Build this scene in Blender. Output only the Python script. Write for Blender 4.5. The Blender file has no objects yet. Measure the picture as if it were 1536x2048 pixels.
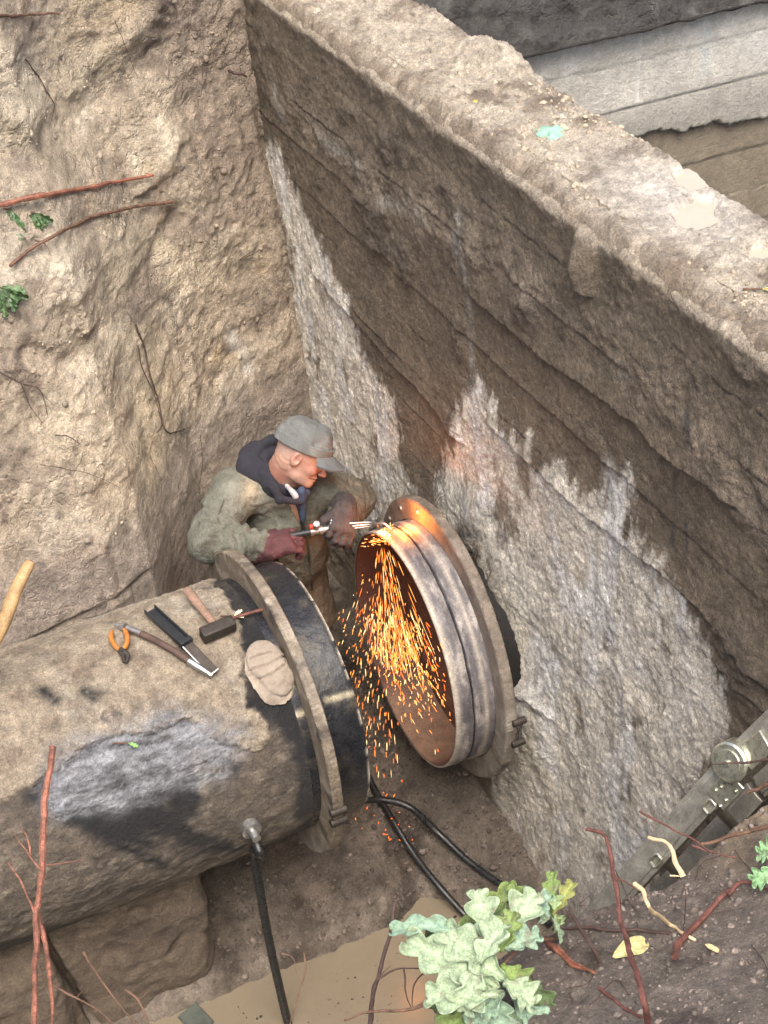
import bpy, math, random
import numpy as np
from mathutils import Vector, Matrix

sc = bpy.context.scene
C = sc.collection
random.seed(7)
RS = np.random.RandomState(11)

# ---------------------------------------------------------------- camera, sky, sun, exposure
CAMX = np.array([0.8951, -0.4436, -0.0457]); CAMD = np.array([-0.2957, -0.5139, -0.8053]); CAMF = np.array([0.3337, 0.7343, -0.5912])
CAMP = np.array([-2.3416, -4.3189, 4.1835]); FPX = 3200.0
cd = bpy.data.cameras.new('camera'); cam = bpy.data.objects.new('camera', cd); C.objects.link(cam)
cam.matrix_world = Matrix([[CAMX[0], -CAMD[0], -CAMF[0], CAMP[0]], [CAMX[1], -CAMD[1], -CAMF[1], CAMP[1]],
                           [CAMX[2], -CAMD[2], -CAMF[2], CAMP[2]], [0, 0, 0, 1]])
cd.sensor_fit = 'VERTICAL'; cd.sensor_height = 36; cd.lens = 36 * FPX / 2048; cd.clip_start = 0.05; cd.clip_end = 500
sc.camera = cam
SUNDIR = Vector((-0.15, -0.44, 0.86)).normalized()
w = bpy.data.worlds.new('World'); sc.world = w; w.use_nodes = True
nt = w.node_tree; bg = nt.nodes['Background']
sky = nt.nodes.new('ShaderNodeTexSky'); sky.sky_type = 'NISHITA'; sky.sun_disc = False
sky.sun_elevation = math.asin(SUNDIR.z); sky.sun_rotation = math.atan2(SUNDIR.x, SUNDIR.y)
sky.air_density = 0.9; sky.dust_density = 6.0; sky.ozone_density = 0.3
nt.links.new(sky.outputs[0], bg.inputs[0]); bg.inputs[1].default_value = 0.15
sd = bpy.data.lights.new('sun', 'SUN'); sd.energy = 1.4; sd.angle = math.radians(42); sd.color = (1.0, 0.95, 0.88)
so = bpy.data.objects.new('sun', sd); C.objects.link(so); so.rotation_euler = SUNDIR.to_track_quat('Z', 'Y').to_euler()
so.location = (0, -4, 8)
sc.view_settings.view_transform = 'Standard'; sc.view_settings.look = 'None'
sc.view_settings.exposure = 1.22; sc.view_settings.gamma = 1.0; sc.view_settings.use_curve_mapping = False

# ---------------------------------------------------------------- survey helpers: turn measured sight lines into places
def ray(px):
    r = CAMX * (px[0] - 768) + CAMD * (px[1] - 1024) + CAMF * FPX
    return r / np.linalg.norm(r)
def un(px, ax, v):
    r = ray(px); i = 'xyz'.index(ax); return CAMP + r * ((v - CAMP[i]) / r[i])
def at(px, t): return CAMP + ray(px) * t
def oncyl(px, R):
    r = ray(px); a = r[1]**2 + r[2]**2; b = CAMP[1]*r[1] + CAMP[2]*r[2]; c = CAMP[1]**2 + CAMP[2]**2 - R*R
    return CAMP + r * ((-b - math.sqrt(max(b*b - a*c, 0))) / a)
def nrm(v): v = np.array(v, float); return v / np.linalg.norm(v)

# ---------------------------------------------------------------- noise
_perm = RS.permutation(256); _perm = np.concatenate([_perm, _perm, _perm]).astype(np.int32)
_g = RS.normal(size=(256, 3)); _g /= np.linalg.norm(_g, axis=1)[:, None]; _g = _g.astype(np.float32)
def pn(P):
    P = np.asarray(P, np.float32); i = np.floor(P).astype(np.int32); f = P - i; i &= 255
    u = f * f * f * (f * (f * 6 - 15) + 10); out = 0
    for dx in (0, 1):
        wx = u[:, 0] if dx else 1 - u[:, 0]; a = _perm[i[:, 0] + dx]
        for dy in (0, 1):
            wy = u[:, 1] if dy else 1 - u[:, 1]; b = _perm[a + i[:, 1] + dy]
            for dz in (0, 1):
                wz = u[:, 2] if dz else 1 - u[:, 2]; g = _g[_perm[b + i[:, 2] + dz]]
                out = out + wx * wy * wz * (g[:, 0]*(f[:, 0]-dx) + g[:, 1]*(f[:, 1]-dy) + g[:, 2]*(f[:, 2]-dz))
    return out * 1.6
def fbm(P, s, o=5, gain=.5, seed=0.):
    P = np.asarray(P, np.float32) * s + seed * 7.31; r = 0; a = 1; t = 0
    for k in range(o):
        r = r + a * pn(P); t += a; a *= gain; P = P * 2.03 + 3.7
    return r / t
def rid(P, s, o=4, gain=.5, seed=0.):
    P = np.asarray(P, np.float32) * s + seed * 5.17; r = 0; a = 1; t = 0
    for k in range(o):
        r = r + a * (1 - 2*np.abs(pn(P))); t += a; a *= gain; P = P * 2.07 + 1.9
    return r / t
def warp(P, s, a, seed=0.):
    P = np.asarray(P, np.float32)
    return P + a * np.stack([fbm(P, s, 3, .5, seed+1), fbm(P, s, 3, .5, seed+2), fbm(P, s, 3, .5, seed+3)], 1)
def sm(a, b, x):
    t = np.clip((x - a) / (b - a), 0, 1); return t * t * (3 - 2 * t)
def polysd(u, v, poly):          # signed distance to a polygon, negative inside
    poly = np.array(poly, float); n = len(poly); d = np.full(u.shape, 1e9); inside = np.zeros(u.shape, bool)
    for i in range(n):
        ax, ay = poly[i]; bx, by = poly[(i+1) % n]; ex, ey = bx-ax, by-ay
        t = np.clip(((u-ax)*ex + (v-ay)*ey) / (ex*ex+ey*ey+1e-12), 0, 1)
        d = np.minimum(d, np.hypot(u-ax-t*ex, v-ay-t*ey))
        inside ^= ((ay > v) != (by > v)) & (u < (bx-ax)*(v-ay)/((by-ay) if by != ay else 1e-9) + ax)
    return np.where(inside, -d, d)
def linesd(u, v, pts):
    pts = np.array(pts, float); d = np.full(u.shape, 1e9)
    for (ax, ay), (bx, by) in zip(pts[:-1], pts[1:]):
        ex, ey = bx-ax, by-ay; t = np.clip(((u-ax)*ex + (v-ay)*ey) / (ex*ex+ey*ey+1e-12), 0, 1)
        d = np.minimum(d, np.hypot(u-ax-t*ex, v-ay-t*ey))
    return d
def mixc(a, b, t): return a * (1 - t[:, None]) + np.array(b)[None, :] * t[:, None]

# ---------------------------------------------------------------- mesh helpers
def tag(o, label=None, cat=None, group=None, kind=None):
    if label: o['label'] = label
    if cat: o['category'] = cat
    if group: o['group'] = group
    if kind: o['kind'] = kind
    return o
def mesh(name, V, F, mat=None, parent=None, col=None, smooth=True):
    me = bpy.data.meshes.new(name); V = np.asarray(V, np.float32)
    if isinstance(F, np.ndarray) and F.ndim == 2:
        n, k = F.shape
        me.vertices.add(len(V)); me.vertices.foreach_set('co', V.ravel())
        me.loops.add(n*k); me.loops.foreach_set('vertex_index', F.astype(np.int32).ravel())
        me.polygons.add(n); me.polygons.foreach_set('loop_start', np.arange(0, n*k, k, dtype=np.int32))
        me.update(calc_edges=True); me.validate()
    else:
        me.from_pydata([tuple(map(float, v)) for v in V], [], [tuple(int(i) for i in f) for f in F]); me.update()
    if smooth: me.polygons.foreach_set('use_smooth', np.ones(len(me.polygons), bool))
    if col is not None:
        col = np.asarray(col, np.float32)
        if col.shape[1] == 3: col = np.concatenate([col, np.zeros((len(col), 1), np.float32)], 1)
        a = me.color_attributes.new('Col', 'FLOAT_COLOR', 'POINT'); a.data.foreach_set('color', col.ravel())
    if mat: me.materials.append(mat)
    o = bpy.data.objects.new(name, me); C.objects.link(o)
    if parent: o.parent = parent
    return o
def empty(name, loc=(0, 0, 0)):
    o = bpy.data.objects.new(name, None); C.objects.link(o); o.location = tuple(loc); o.empty_display_size = .1
    return o
def child(o, p):                 # world-space mesh kept where it stands under an Empty standing elsewhere
    o.parent = p; o.matrix_parent_inverse = Matrix.Translation(-Vector(p.location)); return o
def gridF(nu, nv, closed=False, flip=False):
    i = np.arange(nu-1)[:, None]; j = np.arange(nv if closed else nv-1)[None, :]; j2 = (j+1) % nv
    F = np.stack([(i*nv+j), ((i+1)*nv+j), ((i+1)*nv+j2), (i*nv+j2)], -1).reshape(-1, 4)
    return F[:, ::-1].copy() if flip else F
class MB:
    def __init__(s): s.V = []; s.F = []; s.n = 0
    def add(s, V, F):
        V = np.asarray(V, float); s.V.append(V); s.F += [tuple(int(i) + s.n for i in f) for f in F]; s.n += len(V)
    def box(s, c, ax, half):
        c = np.array(c, float); A = [nrm(a) for a in ax]; V = []
        for i in (-1, 1):
            for j in (-1, 1):
                for k in (-1, 1): V.append(c + A[0]*half[0]*i + A[1]*half[1]*j + A[2]*half[2]*k)
        s.add(V, [(0,1,3,2),(4,6,7,5),(0,4,5,1),(2,3,7,6),(0,2,6,4),(1,5,7,3)])
    def tube(s, pts, rad, n=8, cap=True, flat=None):
        V, F = tube_arr(pts, rad, n, cap, flat); s.add(V, F)
    def build(s, name, mat=None, parent=None, smooth=True, bevel=0):
        o = mesh(name, np.concatenate(s.V), s.F, mat, None, None, smooth)
        if bevel:
            m = o.modifiers.new('b', 'BEVEL'); m.width = bevel; m.segments = 2; m.limit_method = 'ANGLE'
        if smooth:
            try: o.data.set_sharp_from_angle(angle=math.radians(50))
            except Exception: pass
        if parent: child(o, parent)
        return o
def tube_arr(pts, rad, n=8, cap=True, flat=None):
    pts = np.array(pts, float); m = len(pts); rad = np.broadcast_to(np.array(rad, float), (m,))
    T = np.gradient(pts, axis=0); T /= np.linalg.norm(T, axis=1)[:, None] + 1e-12
    up = np.array([0, 0, 1.]) if abs(T[0][2]) < .9 else np.array([1., 0, 0]); V = []
    N = np.cross(up, T[0]); N /= np.linalg.norm(N)
    for i in range(m):
        N = N - T[i] * (N @ T[i]); N /= np.linalg.norm(N) + 1e-12; B = np.cross(T[i], N)
        for k in range(n):
            a = 2*math.pi*k/n; V.append(pts[i] + rad[i]*(math.cos(a)*N + math.sin(a)*B*(flat or 1)))
    F = [tuple(f) for f in gridF(m, n, True)]
    if cap: F += [tuple(range(n))[::-1], tuple(range((m-1)*n, m*n))]
    return np.array(V), F
def smoothpath(pts, k=8):
    pts = [np.array(p, float) for p in pts]; P = [2*pts[0]-pts[1]] + pts + [2*pts[-1]-pts[-2]]; out = []
    for i in range(1, len(P)-2):
        for j in range(k):
            t = j / k; a, b, c, d = P[i-1], P[i], P[i+1], P[i+2]
            out.append(.5*((2*b) + (-a+c)*t + (2*a-5*b+4*c-d)*t*t + (-a+3*b-3*c+d)*t**3))
    out.append(pts[-1]); return np.array(out)

# ---------------------------------------------------------------- solid fields meshed with surface nets
def cap_(P, a, b, ra, rb=None):
    a = np.array(a, np.float32); b = np.array(b, np.float32); rb = ra if rb is None else rb
    e = b - a; t = np.clip(((P - a) @ e) / float(e @ e + 1e-9), 0, 1)
    return np.linalg.norm(P - a - t[:, None]*e, axis=1) - (ra + (rb-ra)*t)
def ell_(P, c, r, A=None):
    q = P - np.array(c, np.float32)
    if A is not None: q = q @ np.array(A, np.float32).T
    r = np.array(r, np.float32); k0 = np.linalg.norm(q/r, axis=1); k1 = np.linalg.norm(q/(r*r), axis=1) + 1e-9
    return k0*(k0-1)/k1
def smin(a, b, k): h = np.clip(.5+.5*(b-a)/k, 0, 1); return b*(1-h)+a*h-k*h*(1-h)
def smax(a, b, k): return -smin(-a, -b, k)
def box_(P, c, A, h, r=.0):
    q = np.abs((P - np.array(c, np.float32)) @ np.array(A, np.float32).T) - (np.array(h, np.float32) - r)
    return np.linalg.norm(np.maximum(q, 0), axis=1) + np.minimum(q.max(1), 0) - r
def nets(fn, lo, hi, h):
    ax = [np.arange(lo[i], hi[i]+h, h, dtype=np.float32) for i in range(3)]; n = [len(a) for a in ax]
    G = np.stack(np.meshgrid(*ax, indexing='ij'), -1).reshape(-1, 3)
    H = 4*h; ac = [np.arange(lo[i]-H, hi[i]+2*H, H, dtype=np.float32) for i in range(3)]; nc = [len(a) for a in ac]
    vc = fn(np.stack(np.meshgrid(*ac, indexing='ij'), -1).reshape(-1, 3)).reshape(nc)
    ii = [np.clip(np.rint((ax[i]-ac[i][0])/H).astype(int), 0, nc[i]-1) for i in range(3)]
    v = vc[ii[0]][:, ii[1]][:, :, ii[2]].reshape(-1).astype(np.float32); k_ = np.abs(v) < H*1.3+.008; v[k_] = fn(G[k_]); v = v.reshape(n)
    v[0] = v[-1] = 1; v[:, 0] = v[:, -1] = 1; v[:, :, 0] = v[:, :, -1] = 1
    s = v < 0; m = [k-1 for k in n]
    cnt = np.zeros(m, np.float32); acc = np.zeros(m + [3], np.float32)
    cor = [(i, j, k) for i in (0, 1) for j in (0, 1) for k in (0, 1)]
    def sub(A, c): return A[c[0]:c[0]+m[0], c[1]:c[1]+m[1], c[2]:c[2]+m[2]]
    for a in cor:
        for d in range(3):
            if a[d] == 0:
                b = list(a); b[d] = 1; va, vb = sub(v, a), sub(v, b); cr = sub(s, a) != sub(s, b)
                t = np.where(cr, va / np.where(cr, va - vb, 1), 0); cnt += cr
                for e in range(3): acc[..., e] += np.where(cr, a[e] + (t if e == d else 0), 0)
    act = cnt > 0; idx = np.full(m, -1, np.int64); idx[act] = np.arange(act.sum())
    pos = acc[act] / cnt[act][:, None]; ijk = np.argwhere(act)
    V = (ijk + pos) * h + np.array(lo, np.float32); F = []
    for d in range(3):
        e, g = [(1, 2), (2, 0), (0, 1)][d]
        A = [slice(0, None)]*3; B = [slice(0, None)]*3; A[d] = slice(0, -1); B[d] = slice(1, None)
        sa, sb = s[tuple(A)], s[tuple(B)]; cr = np.argwhere(sa != sb)
        ok = (cr[:, e] > 0) & (cr[:, g] > 0) & (cr[:, e] < m[e]) & (cr[:, g] < m[g]); cr = cr[ok]
        def cell(de, dg): q = cr.copy(); q[:, e] -= de; q[:, g] -= dg; return idx[q[:, 0], q[:, 1], q[:, 2]]
        q = np.stack([cell(1, 1), cell(0, 1), cell(0, 0), cell(1, 0)], 1)
        fl = sa[tuple(cr.T)]; q[~fl] = q[~fl][:, ::-1]; F.append(q)
    return V, np.concatenate(F)

# ---------------------------------------------------------------- materials
def N(nt, t, **k):
    n = nt.nodes.new(t)
    for a, b in k.items(): setattr(n, a, b)
    return n
def mat(name, color=(.5, .5, .5), rough=.7, metal=0., bump=.0, bscale=60., attr=False, var=.25, vscale=12., crack=0., cscale=22.,
        wet=None, sheen_metal=0., spec=.5, emit=None, stretch=(1, 1, 1), coat=0., rvar=.0, speck=0., translucent=0., ior=1.5):
    m = bpy.data.materials.new(name); m.use_nodes = True; nt = m.node_tree; L = nt.links; b = nt.nodes['Principled BSDF']
    b.inputs['Roughness'].default_value = rough; b.inputs['Metallic'].default_value = metal
    b.inputs['Specular IOR Level'].default_value = spec; b.inputs['Coat Weight'].default_value = coat; b.inputs['Coat Roughness'].default_value = .15
    tc = N(nt, 'ShaderNodeTexCoord'); mp = N(nt, 'ShaderNodeMapping'); mp.inputs['Scale'].default_value = stretch
    L.new(tc.outputs['Object'], mp.inputs[0])
    def noise(s, det=6, dist=0., rg=.6):
        n = N(nt, 'ShaderNodeTexNoise'); n.inputs['Scale'].default_value = s; n.inputs['Detail'].default_value = det
        n.inputs['Roughness'].default_value = rg+.06; n.inputs['Distortion'].default_value = dist; L.new(mp.outputs[0], n.inputs['Vector']); return n
    if attr:
        at_ = N(nt, 'ShaderNodeAttribute', attribute_name='Col'); base = at_.outputs['Color']
    else:
        rgb = N(nt, 'ShaderNodeRGB'); rgb.outputs[0].default_value = (*color, 1); base = rgb.outputs[0]
    def scalecol(base, fac, lo, hi):
        mr = N(nt, 'ShaderNodeMapRange'); mr.inputs['From Min'].default_value = .3; mr.inputs['From Max'].default_value = .7
        mr.inputs['To Min'].default_value = lo; mr.inputs['To Max'].default_value = hi; L.new(fac, mr.inputs['Value'])
        mx = N(nt, 'ShaderNodeMix', data_type='RGBA', blend_type='MULTIPLY'); mx.inputs[0].default_value = 1
        cb = N(nt, 'ShaderNodeCombineColor')
        for i in range(3): L.new(mr.outputs[0], cb.inputs[i])
        L.new(base, mx.inputs[6]); L.new(cb.outputs[0], mx.inputs[7]); return mx.outputs[2]
    if var:
        base = scalecol(base, noise(vscale, 8, .3).outputs[0], 1-var, 1+var)
        base = scalecol(base, noise(vscale*6, 5, 1.0, .7).outputs[0], 1-var*1.0, 1+var*.9)
        if attr: base = scalecol(base, noise(170, 3, .5, .7).outputs[0], 1-var*1.1, 1+var*.8)
    hs = None
    def addh(x, k):
        nonlocal hs
        mu = N(nt, 'ShaderNodeMath', operation='MULTIPLY'); L.new(x, mu.inputs[0]); mu.inputs[1].default_value = k
        if hs is None: hs = mu.outputs[0]
        else:
            ad = N(nt, 'ShaderNodeMath', operation='ADD'); L.new(hs, ad.inputs[0]); L.new(mu.outputs[0], ad.inputs[1]); hs = ad.outputs[0]
    if bump: addh(noise(bscale, 7, .6, .65).outputs[0], bump); addh(noise(bscale*4, 3, 1.2, .6).outputs[0], bump*.35)
    if crack:
        ns = noise(cscale*.6, 4, 0, .6)
        vm = N(nt, 'ShaderNodeMix', data_type='VECTOR'); vm.inputs[0].default_value = .12
        L.new(mp.outputs[0], vm.inputs[4]); L.new(ns.outputs['Color'], vm.inputs[5])
        vo = N(nt, 'ShaderNodeTexVoronoi', feature='DISTANCE_TO_EDGE'); vo.inputs['Scale'].default_value = cscale
        L.new(vm.outputs[1], vo.inputs['Vector'])
        mn = N(nt, 'ShaderNodeMath', operation='MINIMUM'); L.new(vo.outputs['Distance'], mn.inputs[0]); mn.inputs[1].default_value = .12
        msk = noise(cscale*.25, 3); mr = N(nt, 'ShaderNodeMapRange'); mr.inputs[1].default_value = .42; mr.inputs[2].default_value = .6
        L.new(msk.outputs[0], mr.inputs[0])
        mu = N(nt, 'ShaderNodeMath', operation='MULTIPLY'); L.new(mn.outputs[0], mu.inputs[0]); L.new(mr.outputs[0], mu.inputs[1])
        addh(mu.outputs[0], crack)
    if hs is not None:
        bp = N(nt, 'ShaderNodeBump'); bp.inputs['Strength'].default_value = 1; bp.inputs['Distance'].default_value = 1
        if wet is not None:      # a wet film lies smoother than dry soil
            sc_ = N(nt, 'ShaderNodeMath', operation='MULTIPLY_ADD'); L.new(at_.outputs['Alpha'], sc_.inputs[0]); sc_.inputs[1].default_value = -.72; sc_.inputs[2].default_value = 1
            mh = N(nt, 'ShaderNodeMath', operation='MULTIPLY'); L.new(hs, mh.inputs[0]); L.new(sc_.outputs[0], mh.inputs[1]); hs = mh.outputs[0]
        L.new(hs, bp.inputs['Height']); L.new(bp.outputs[0], b.inputs['Normal'])
    if speck:
        n = noise(260, 2, 0, .5); mr = N(nt, 'ShaderNodeMapRange'); mr.inputs[1].default_value = .66; mr.inputs[2].default_value = .72; L.new(n.outputs[0], mr.inputs[0])
        mx = N(nt, 'ShaderNodeMix', data_type='RGBA'); mu = N(nt, 'ShaderNodeMath', operation='MULTIPLY'); mu.inputs[1].default_value = speck
        L.new(mr.outputs[0], mu.inputs[0]); L.new(mu.outputs[0], mx.inputs[0]); L.new(base, mx.inputs[6]); mx.inputs[7].default_value = (.6, .56, .48, 1); base = mx.outputs[2]
    L.new(base, b.inputs['Base Color'])
    if wet is not None:
        mr = N(nt, 'ShaderNodeMapRange'); mr.inputs['To Min'].default_value = rough; mr.inputs['To Max'].default_value = wet
        L.new(at_.outputs['Alpha'], mr.inputs[0]); out = mr.outputs[0]
        nn = noise(35, 5); m2 = N(nt, 'ShaderNodeMath', operation='MULTIPLY_ADD'); L.new(nn.outputs[0], m2.inputs[0]); m2.inputs[1].default_value = .3
        m3 = N(nt, 'ShaderNodeMath', operation='SUBTRACT'); L.new(out, m3.inputs[0]); m3.inputs[1].default_value = .15; L.new(m3.outputs[0], m2.inputs[2])
        L.new(m2.outputs[0], b.inputs['Roughness'])
        if sheen_metal:  # partly metallic at high alpha, to strengthen the painted sky sheen
            mf = N(nt, 'ShaderNodeMapRange'); mf.inputs[1].default_value = .82; mf.inputs[2].default_value = 1.0; mf.inputs[4].default_value = sheen_metal; L.new(at_.outputs['Alpha'], mf.inputs[0]); L.new(mf.outputs[0], b.inputs['Metallic'])
    elif rvar:
        nn = noise(vscale*2, 5); mr = N(nt, 'ShaderNodeMapRange'); mr.inputs[1].default_value = .3; mr.inputs[2].default_value = .7
        mr.inputs[3].default_value = max(.04, rough-rvar); mr.inputs[4].default_value = min(1, rough+rvar); L.new(nn.outputs[0], mr.inputs[0]); L.new(mr.outputs[0], b.inputs['Roughness'])
    if emit: b.inputs['Emission Color'].default_value = (*emit[0], 1); b.inputs['Emission Strength'].default_value = emit[1]
    return m
M = dict(
 wall=mat('wall_mud', rough=.85, bump=.024, bscale=70, attr=True, var=.34, vscale=9, crack=.05, cscale=26, wet=.45, stretch=(1, 1, .75)),
 bank=mat('bank_soil', rough=.9, bump=.030, bscale=55, attr=True, var=.32, vscale=8, crack=.10, cscale=17, wet=.5),
 ledge=mat('ledge_mud', rough=.75, bump=.030, bscale=75, attr=True, var=.34, vscale=14, crack=.03, cscale=30, wet=.3),
 floor=mat('floor_mud', rough=.7, bump=.036, bscale=48, attr=True, var=.3, vscale=10, crack=.03, cscale=22, wet=.25, speck=.4),
 near=mat('near_soil', rough=.85, bump=.024, bscale=80, attr=True, var=.3, vscale=20, crack=.02, cscale=40, wet=.4, speck=.3),
 clod=mat('clod_soil', rough=.85, bump=.01, bscale=60, attr=True, var=.25, vscale=20),
 conc=mat('chamber_concrete', rough=.85, bump=.018, bscale=50, attr=True, var=.2, vscale=6, wet=.5),
 pipe=mat('pipe_skin', rough=.85, bump=.024, bscale=65, attr=True, var=.38, vscale=16, crack=.02, cscale=34, wet=.12, spec=.7, sheen_metal=.5),
 bitumen=mat('bitumen', rough=.4, bump=.004, bscale=40, attr=True, var=.4, vscale=18, wet=.16, spec=.45),
 flange=mat('flange_steel', rough=.7, bump=.004, bscale=45, attr=True, var=.3, vscale=16, wet=.35),
 rust=mat('rust', (.10, .045, .028), .8, bump=.004, bscale=50, var=.35, vscale=12),
 water=mat('muddy_water', (.185, .155, .112), .14, bump=.0008, bscale=5, var=.05, vscale=3),
 puddle=mat('puddle_water', (.36, .315, .245), .12, var=.04, vscale=6),
 jacket=mat('canvas', rough=.92, bump=.020, bscale=15, attr=True, var=.22, vscale=16),
 navy=mat('navy_fleece', (.018, .018, .026), .95, bump=.002, bscale=90, var=.3, vscale=20),
 shirt=mat('pale_shirt', (.36, .36, .37), .9, bump=.002, bscale=60, var=.15),
 blue=mat('dark_blue_scarf', (.03, .045, .085), .9, bump=.002, bscale=60, var=.3),
 cap=mat('grey_cap', (.13, .135, .135), .92, bump=.0015, bscale=90, attr=True, var=.15, vscale=20),
 skin=mat('skin', rough=.5, bump=.0009, bscale=110, attr=True, var=.10, vscale=30),
 glove=mat('burgundy_leather', (.085, .030, .034), .7, bump=.008, bscale=55, var=.35, vscale=22),
 gloveb=mat('brown_leather', (.050, .040, .040), .7, bump=.008, bscale=55, var=.35, vscale=22),
 trouser=mat('trouser_cloth', (.075, .068, .055), .92, bump=.003, bscale=50, var=.25),
 boot=mat('boot_rubber', (.02, .02, .02), .5, bump=.002, bscale=50),
 steel=mat('worn_steel', (.42, .42, .41), .38, metal=.9, bump=.0008, bscale=80, var=.25, vscale=30, rvar=.15),
 brass=mat('dull_brass', (.45, .36, .2), .4, metal=.8, var=.2),
 redk=mat('red_knob', (.45, .04, .02), .5), blackp=mat('black_plastic', (.018, .02, .023), .42, bump=.001, bscale=60, var=.3, rvar=.15),
 hose=mat('rubber_hose', (.014, .015, .016), .35, bump=.0012, bscale=60, var=.4, vscale=20, rvar=.2, speck=.25),
 dark=mat('dark_steel', (.05, .042, .036), .6, metal=.5, bump=.002, bscale=60, var=.4, vscale=25, rvar=.2),
 sheath=mat('brown_sheath', (.075, .045, .035), .7, bump=.002, bscale=80, var=.4, vscale=30),
 wood=mat('old_handle_wood', (.22, .14, .10), .75, bump=.002, bscale=40, var=.35, vscale=18, stretch=(1, 1, 1)),
 woody=mat('yellow_handle_wood', (.34, .22, .10), .6, bump=.002, bscale=40, var=.4, vscale=22),
 orange=mat('orange_grip', (.42, .15, .03), .5, bump=.002, bscale=60, var=.35, vscale=40),
 cloth=mat('work_mitten_cloth', (.36, .30, .24), .95, bump=.0025, bscale=90, attr=True, var=.12, vscale=20),
 alu=mat('ladder_aluminium', (.30, .29, .25), .5, metal=.6, bump=.0012, bscale=60, var=.3, vscale=14, rvar=.15),
 zinc=mat('hinge_zinc', (.55, .55, .45), .3, metal=.85, bump=.0006, bscale=60, var=.2, vscale=30, rvar=.12),
 root=mat('red_root_bark', (.12, .045, .034), .6, bump=.004, bscale=90, var=.6, vscale=36),
 rooto=mat('orange_root_bark', (.23, .09, .055), .5, bump=.004, bscale=80, var=.75, vscale=20),
 rootd=mat('dark_root_bark', (.055, .032, .025), .7, bump=.002, bscale=90, var=.4, vscale=30),
 rootp=mat('peeled_root_wood', (.58, .44, .26), .6, bump=.001, bscale=90, var=.25, vscale=30),
 twig=mat('brown_bark', (.12, .065, .04), .7, bump=.003, bscale=70, var=.55, vscale=28),
 leaf=mat('dusty_oak_leaf', rough=.7, bump=.0025, bscale=90, attr=True, var=.30, vscale=60),
 green=mat('green_leaf', (.055, .12, .035), .4, bump=.002, bscale=60, attr=True, var=.4, vscale=40),
 yellow=mat('yellow_leaf', (.5, .42, .16), .6, bump=.001, bscale=60, var=.35, vscale=60),
 pale=mat('pale_chip', (.70, .68, .50), .7, var=.15), mint=mat('mint_plaster', (.22, .42, .30), .8, bump=.004, bscale=60, var=.25, vscale=40),
 slate=mat('wet_slate', (.07, .08, .07), .4, bump=.002, bscale=50, var=.3),
)
def emis(name, strength, attr=True, color=(1, .5, .15)):
    m = bpy.data.materials.new(name); m.use_nodes = True; nt = m.node_tree; nt.nodes.clear()
    e = N(nt, 'ShaderNodeEmission'); o = N(nt, 'ShaderNodeOutputMaterial'); e.inputs[1].default_value = strength; e.inputs[0].default_value = (*color, 1)
    if attr: a = N(nt, 'ShaderNodeAttribute', attribute_name='Col'); nt.links.new(a.outputs[0], e.inputs[0])
    nt.links.new(e.outputs[0], o.inputs[0]); return m
M['spark'] = emis('hot_spark', 1.4); M['melt'] = emis('molten_metal', 3.0, False, (1, .55, .22))

# ================================================================ SETTING
def yz(*pts): return [tuple(un(p, 'x', 0)[1:]) for p in pts]
def spaced(*segs):               # (start, stop, step) pieces
    out = []
    for a, b, s in segs: out.append(np.arange(a, b - 1e-6, s))
    out.append([segs[-1][1]]); return np.concatenate(out)

# outline of the ragged hole round the pipe, radius by angle
_hp = yz((790, 1020), (835, 1012), (880, 1030), (915, 1062), (938, 1118), (962, 1160), (992, 1200), (1003, 1265), (1022, 1320), (1046, 1375), (1052, 1440), (1030, 1490), (1008, 1535))
_ha = np.array([math.atan2(z, y) for y, z in _hp]); _hr = np.array([math.hypot(y, z) for y, z in _hp])
_o = np.argsort(_ha); _ha = _ha[_o]; _hr = _hr[_o]
def holeR(a):
    r = np.interp(a, np.concatenate([[-math.pi], [_ha[0]-.35], _ha, [_ha[-1]+.3], [math.pi]]), np.concatenate([[.60], [.60], _hr, [.58], [.60]]))
    return r

# ---- concrete wall with the pipe hole: surface x = f(y, z)
ys = spaced((-3.6, -2.1, .03), (-2.1, 2.15, .0074)); zs = spaced((-1.3, -1.0, .03), (-1.0, 2.10, .0072))
Y, Z = [a.ravel() for a in np.meshgrid(ys, zs, indexing='ij')]
P = np.stack([np.zeros_like(Y), Y, Z], 1).astype(np.float32); Pw = warp(P, 3, .06)
pale = [yz((505, 300), (560, 300), (600, 420), (652, 518), (700, 600), (722, 705), (790, 800), (800, 900), (828, 985), (780, 1040), (700, 1080), (640, 960), (600, 830), (545, 640)),
        yz((868, 1010), (905, 870), (925, 785), (955, 765), (990, 800), (1003, 862), (1062, 885), (1068, 940), (1120, 920), (1160, 985), (1205, 1000), (1215, 945), (1262, 955), (1250, 1060),
           (1330, 1120), (1385, 1240), (1420, 1300), (1452, 1390), (1445, 1480), (1360, 1620), (1300, 1760), (1190, 1850), (1060, 1760), (1000, 1600), (1040, 1440), (1000, 1250), (940, 1110))]
ragged = .05*fbm(P, 7, 5, .6, 2)+.13*fbm(P*np.array([1, 1, .3], np.float32), 16, 6, .7, 3)
dp = np.minimum(polysd(Y, Z, pale[0]), polysd(Y, Z, pale[1])) + ragged
mp_ = 1 - sm(-.035, .030, dp + .03*fbm(P, 60, 3, .7, 13))
lump = sm(.05, .45, fbm(P*np.array([1, 1, 1.2], np.float32), 2.6, 4, .5, 5))*(1-mp_)
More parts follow.
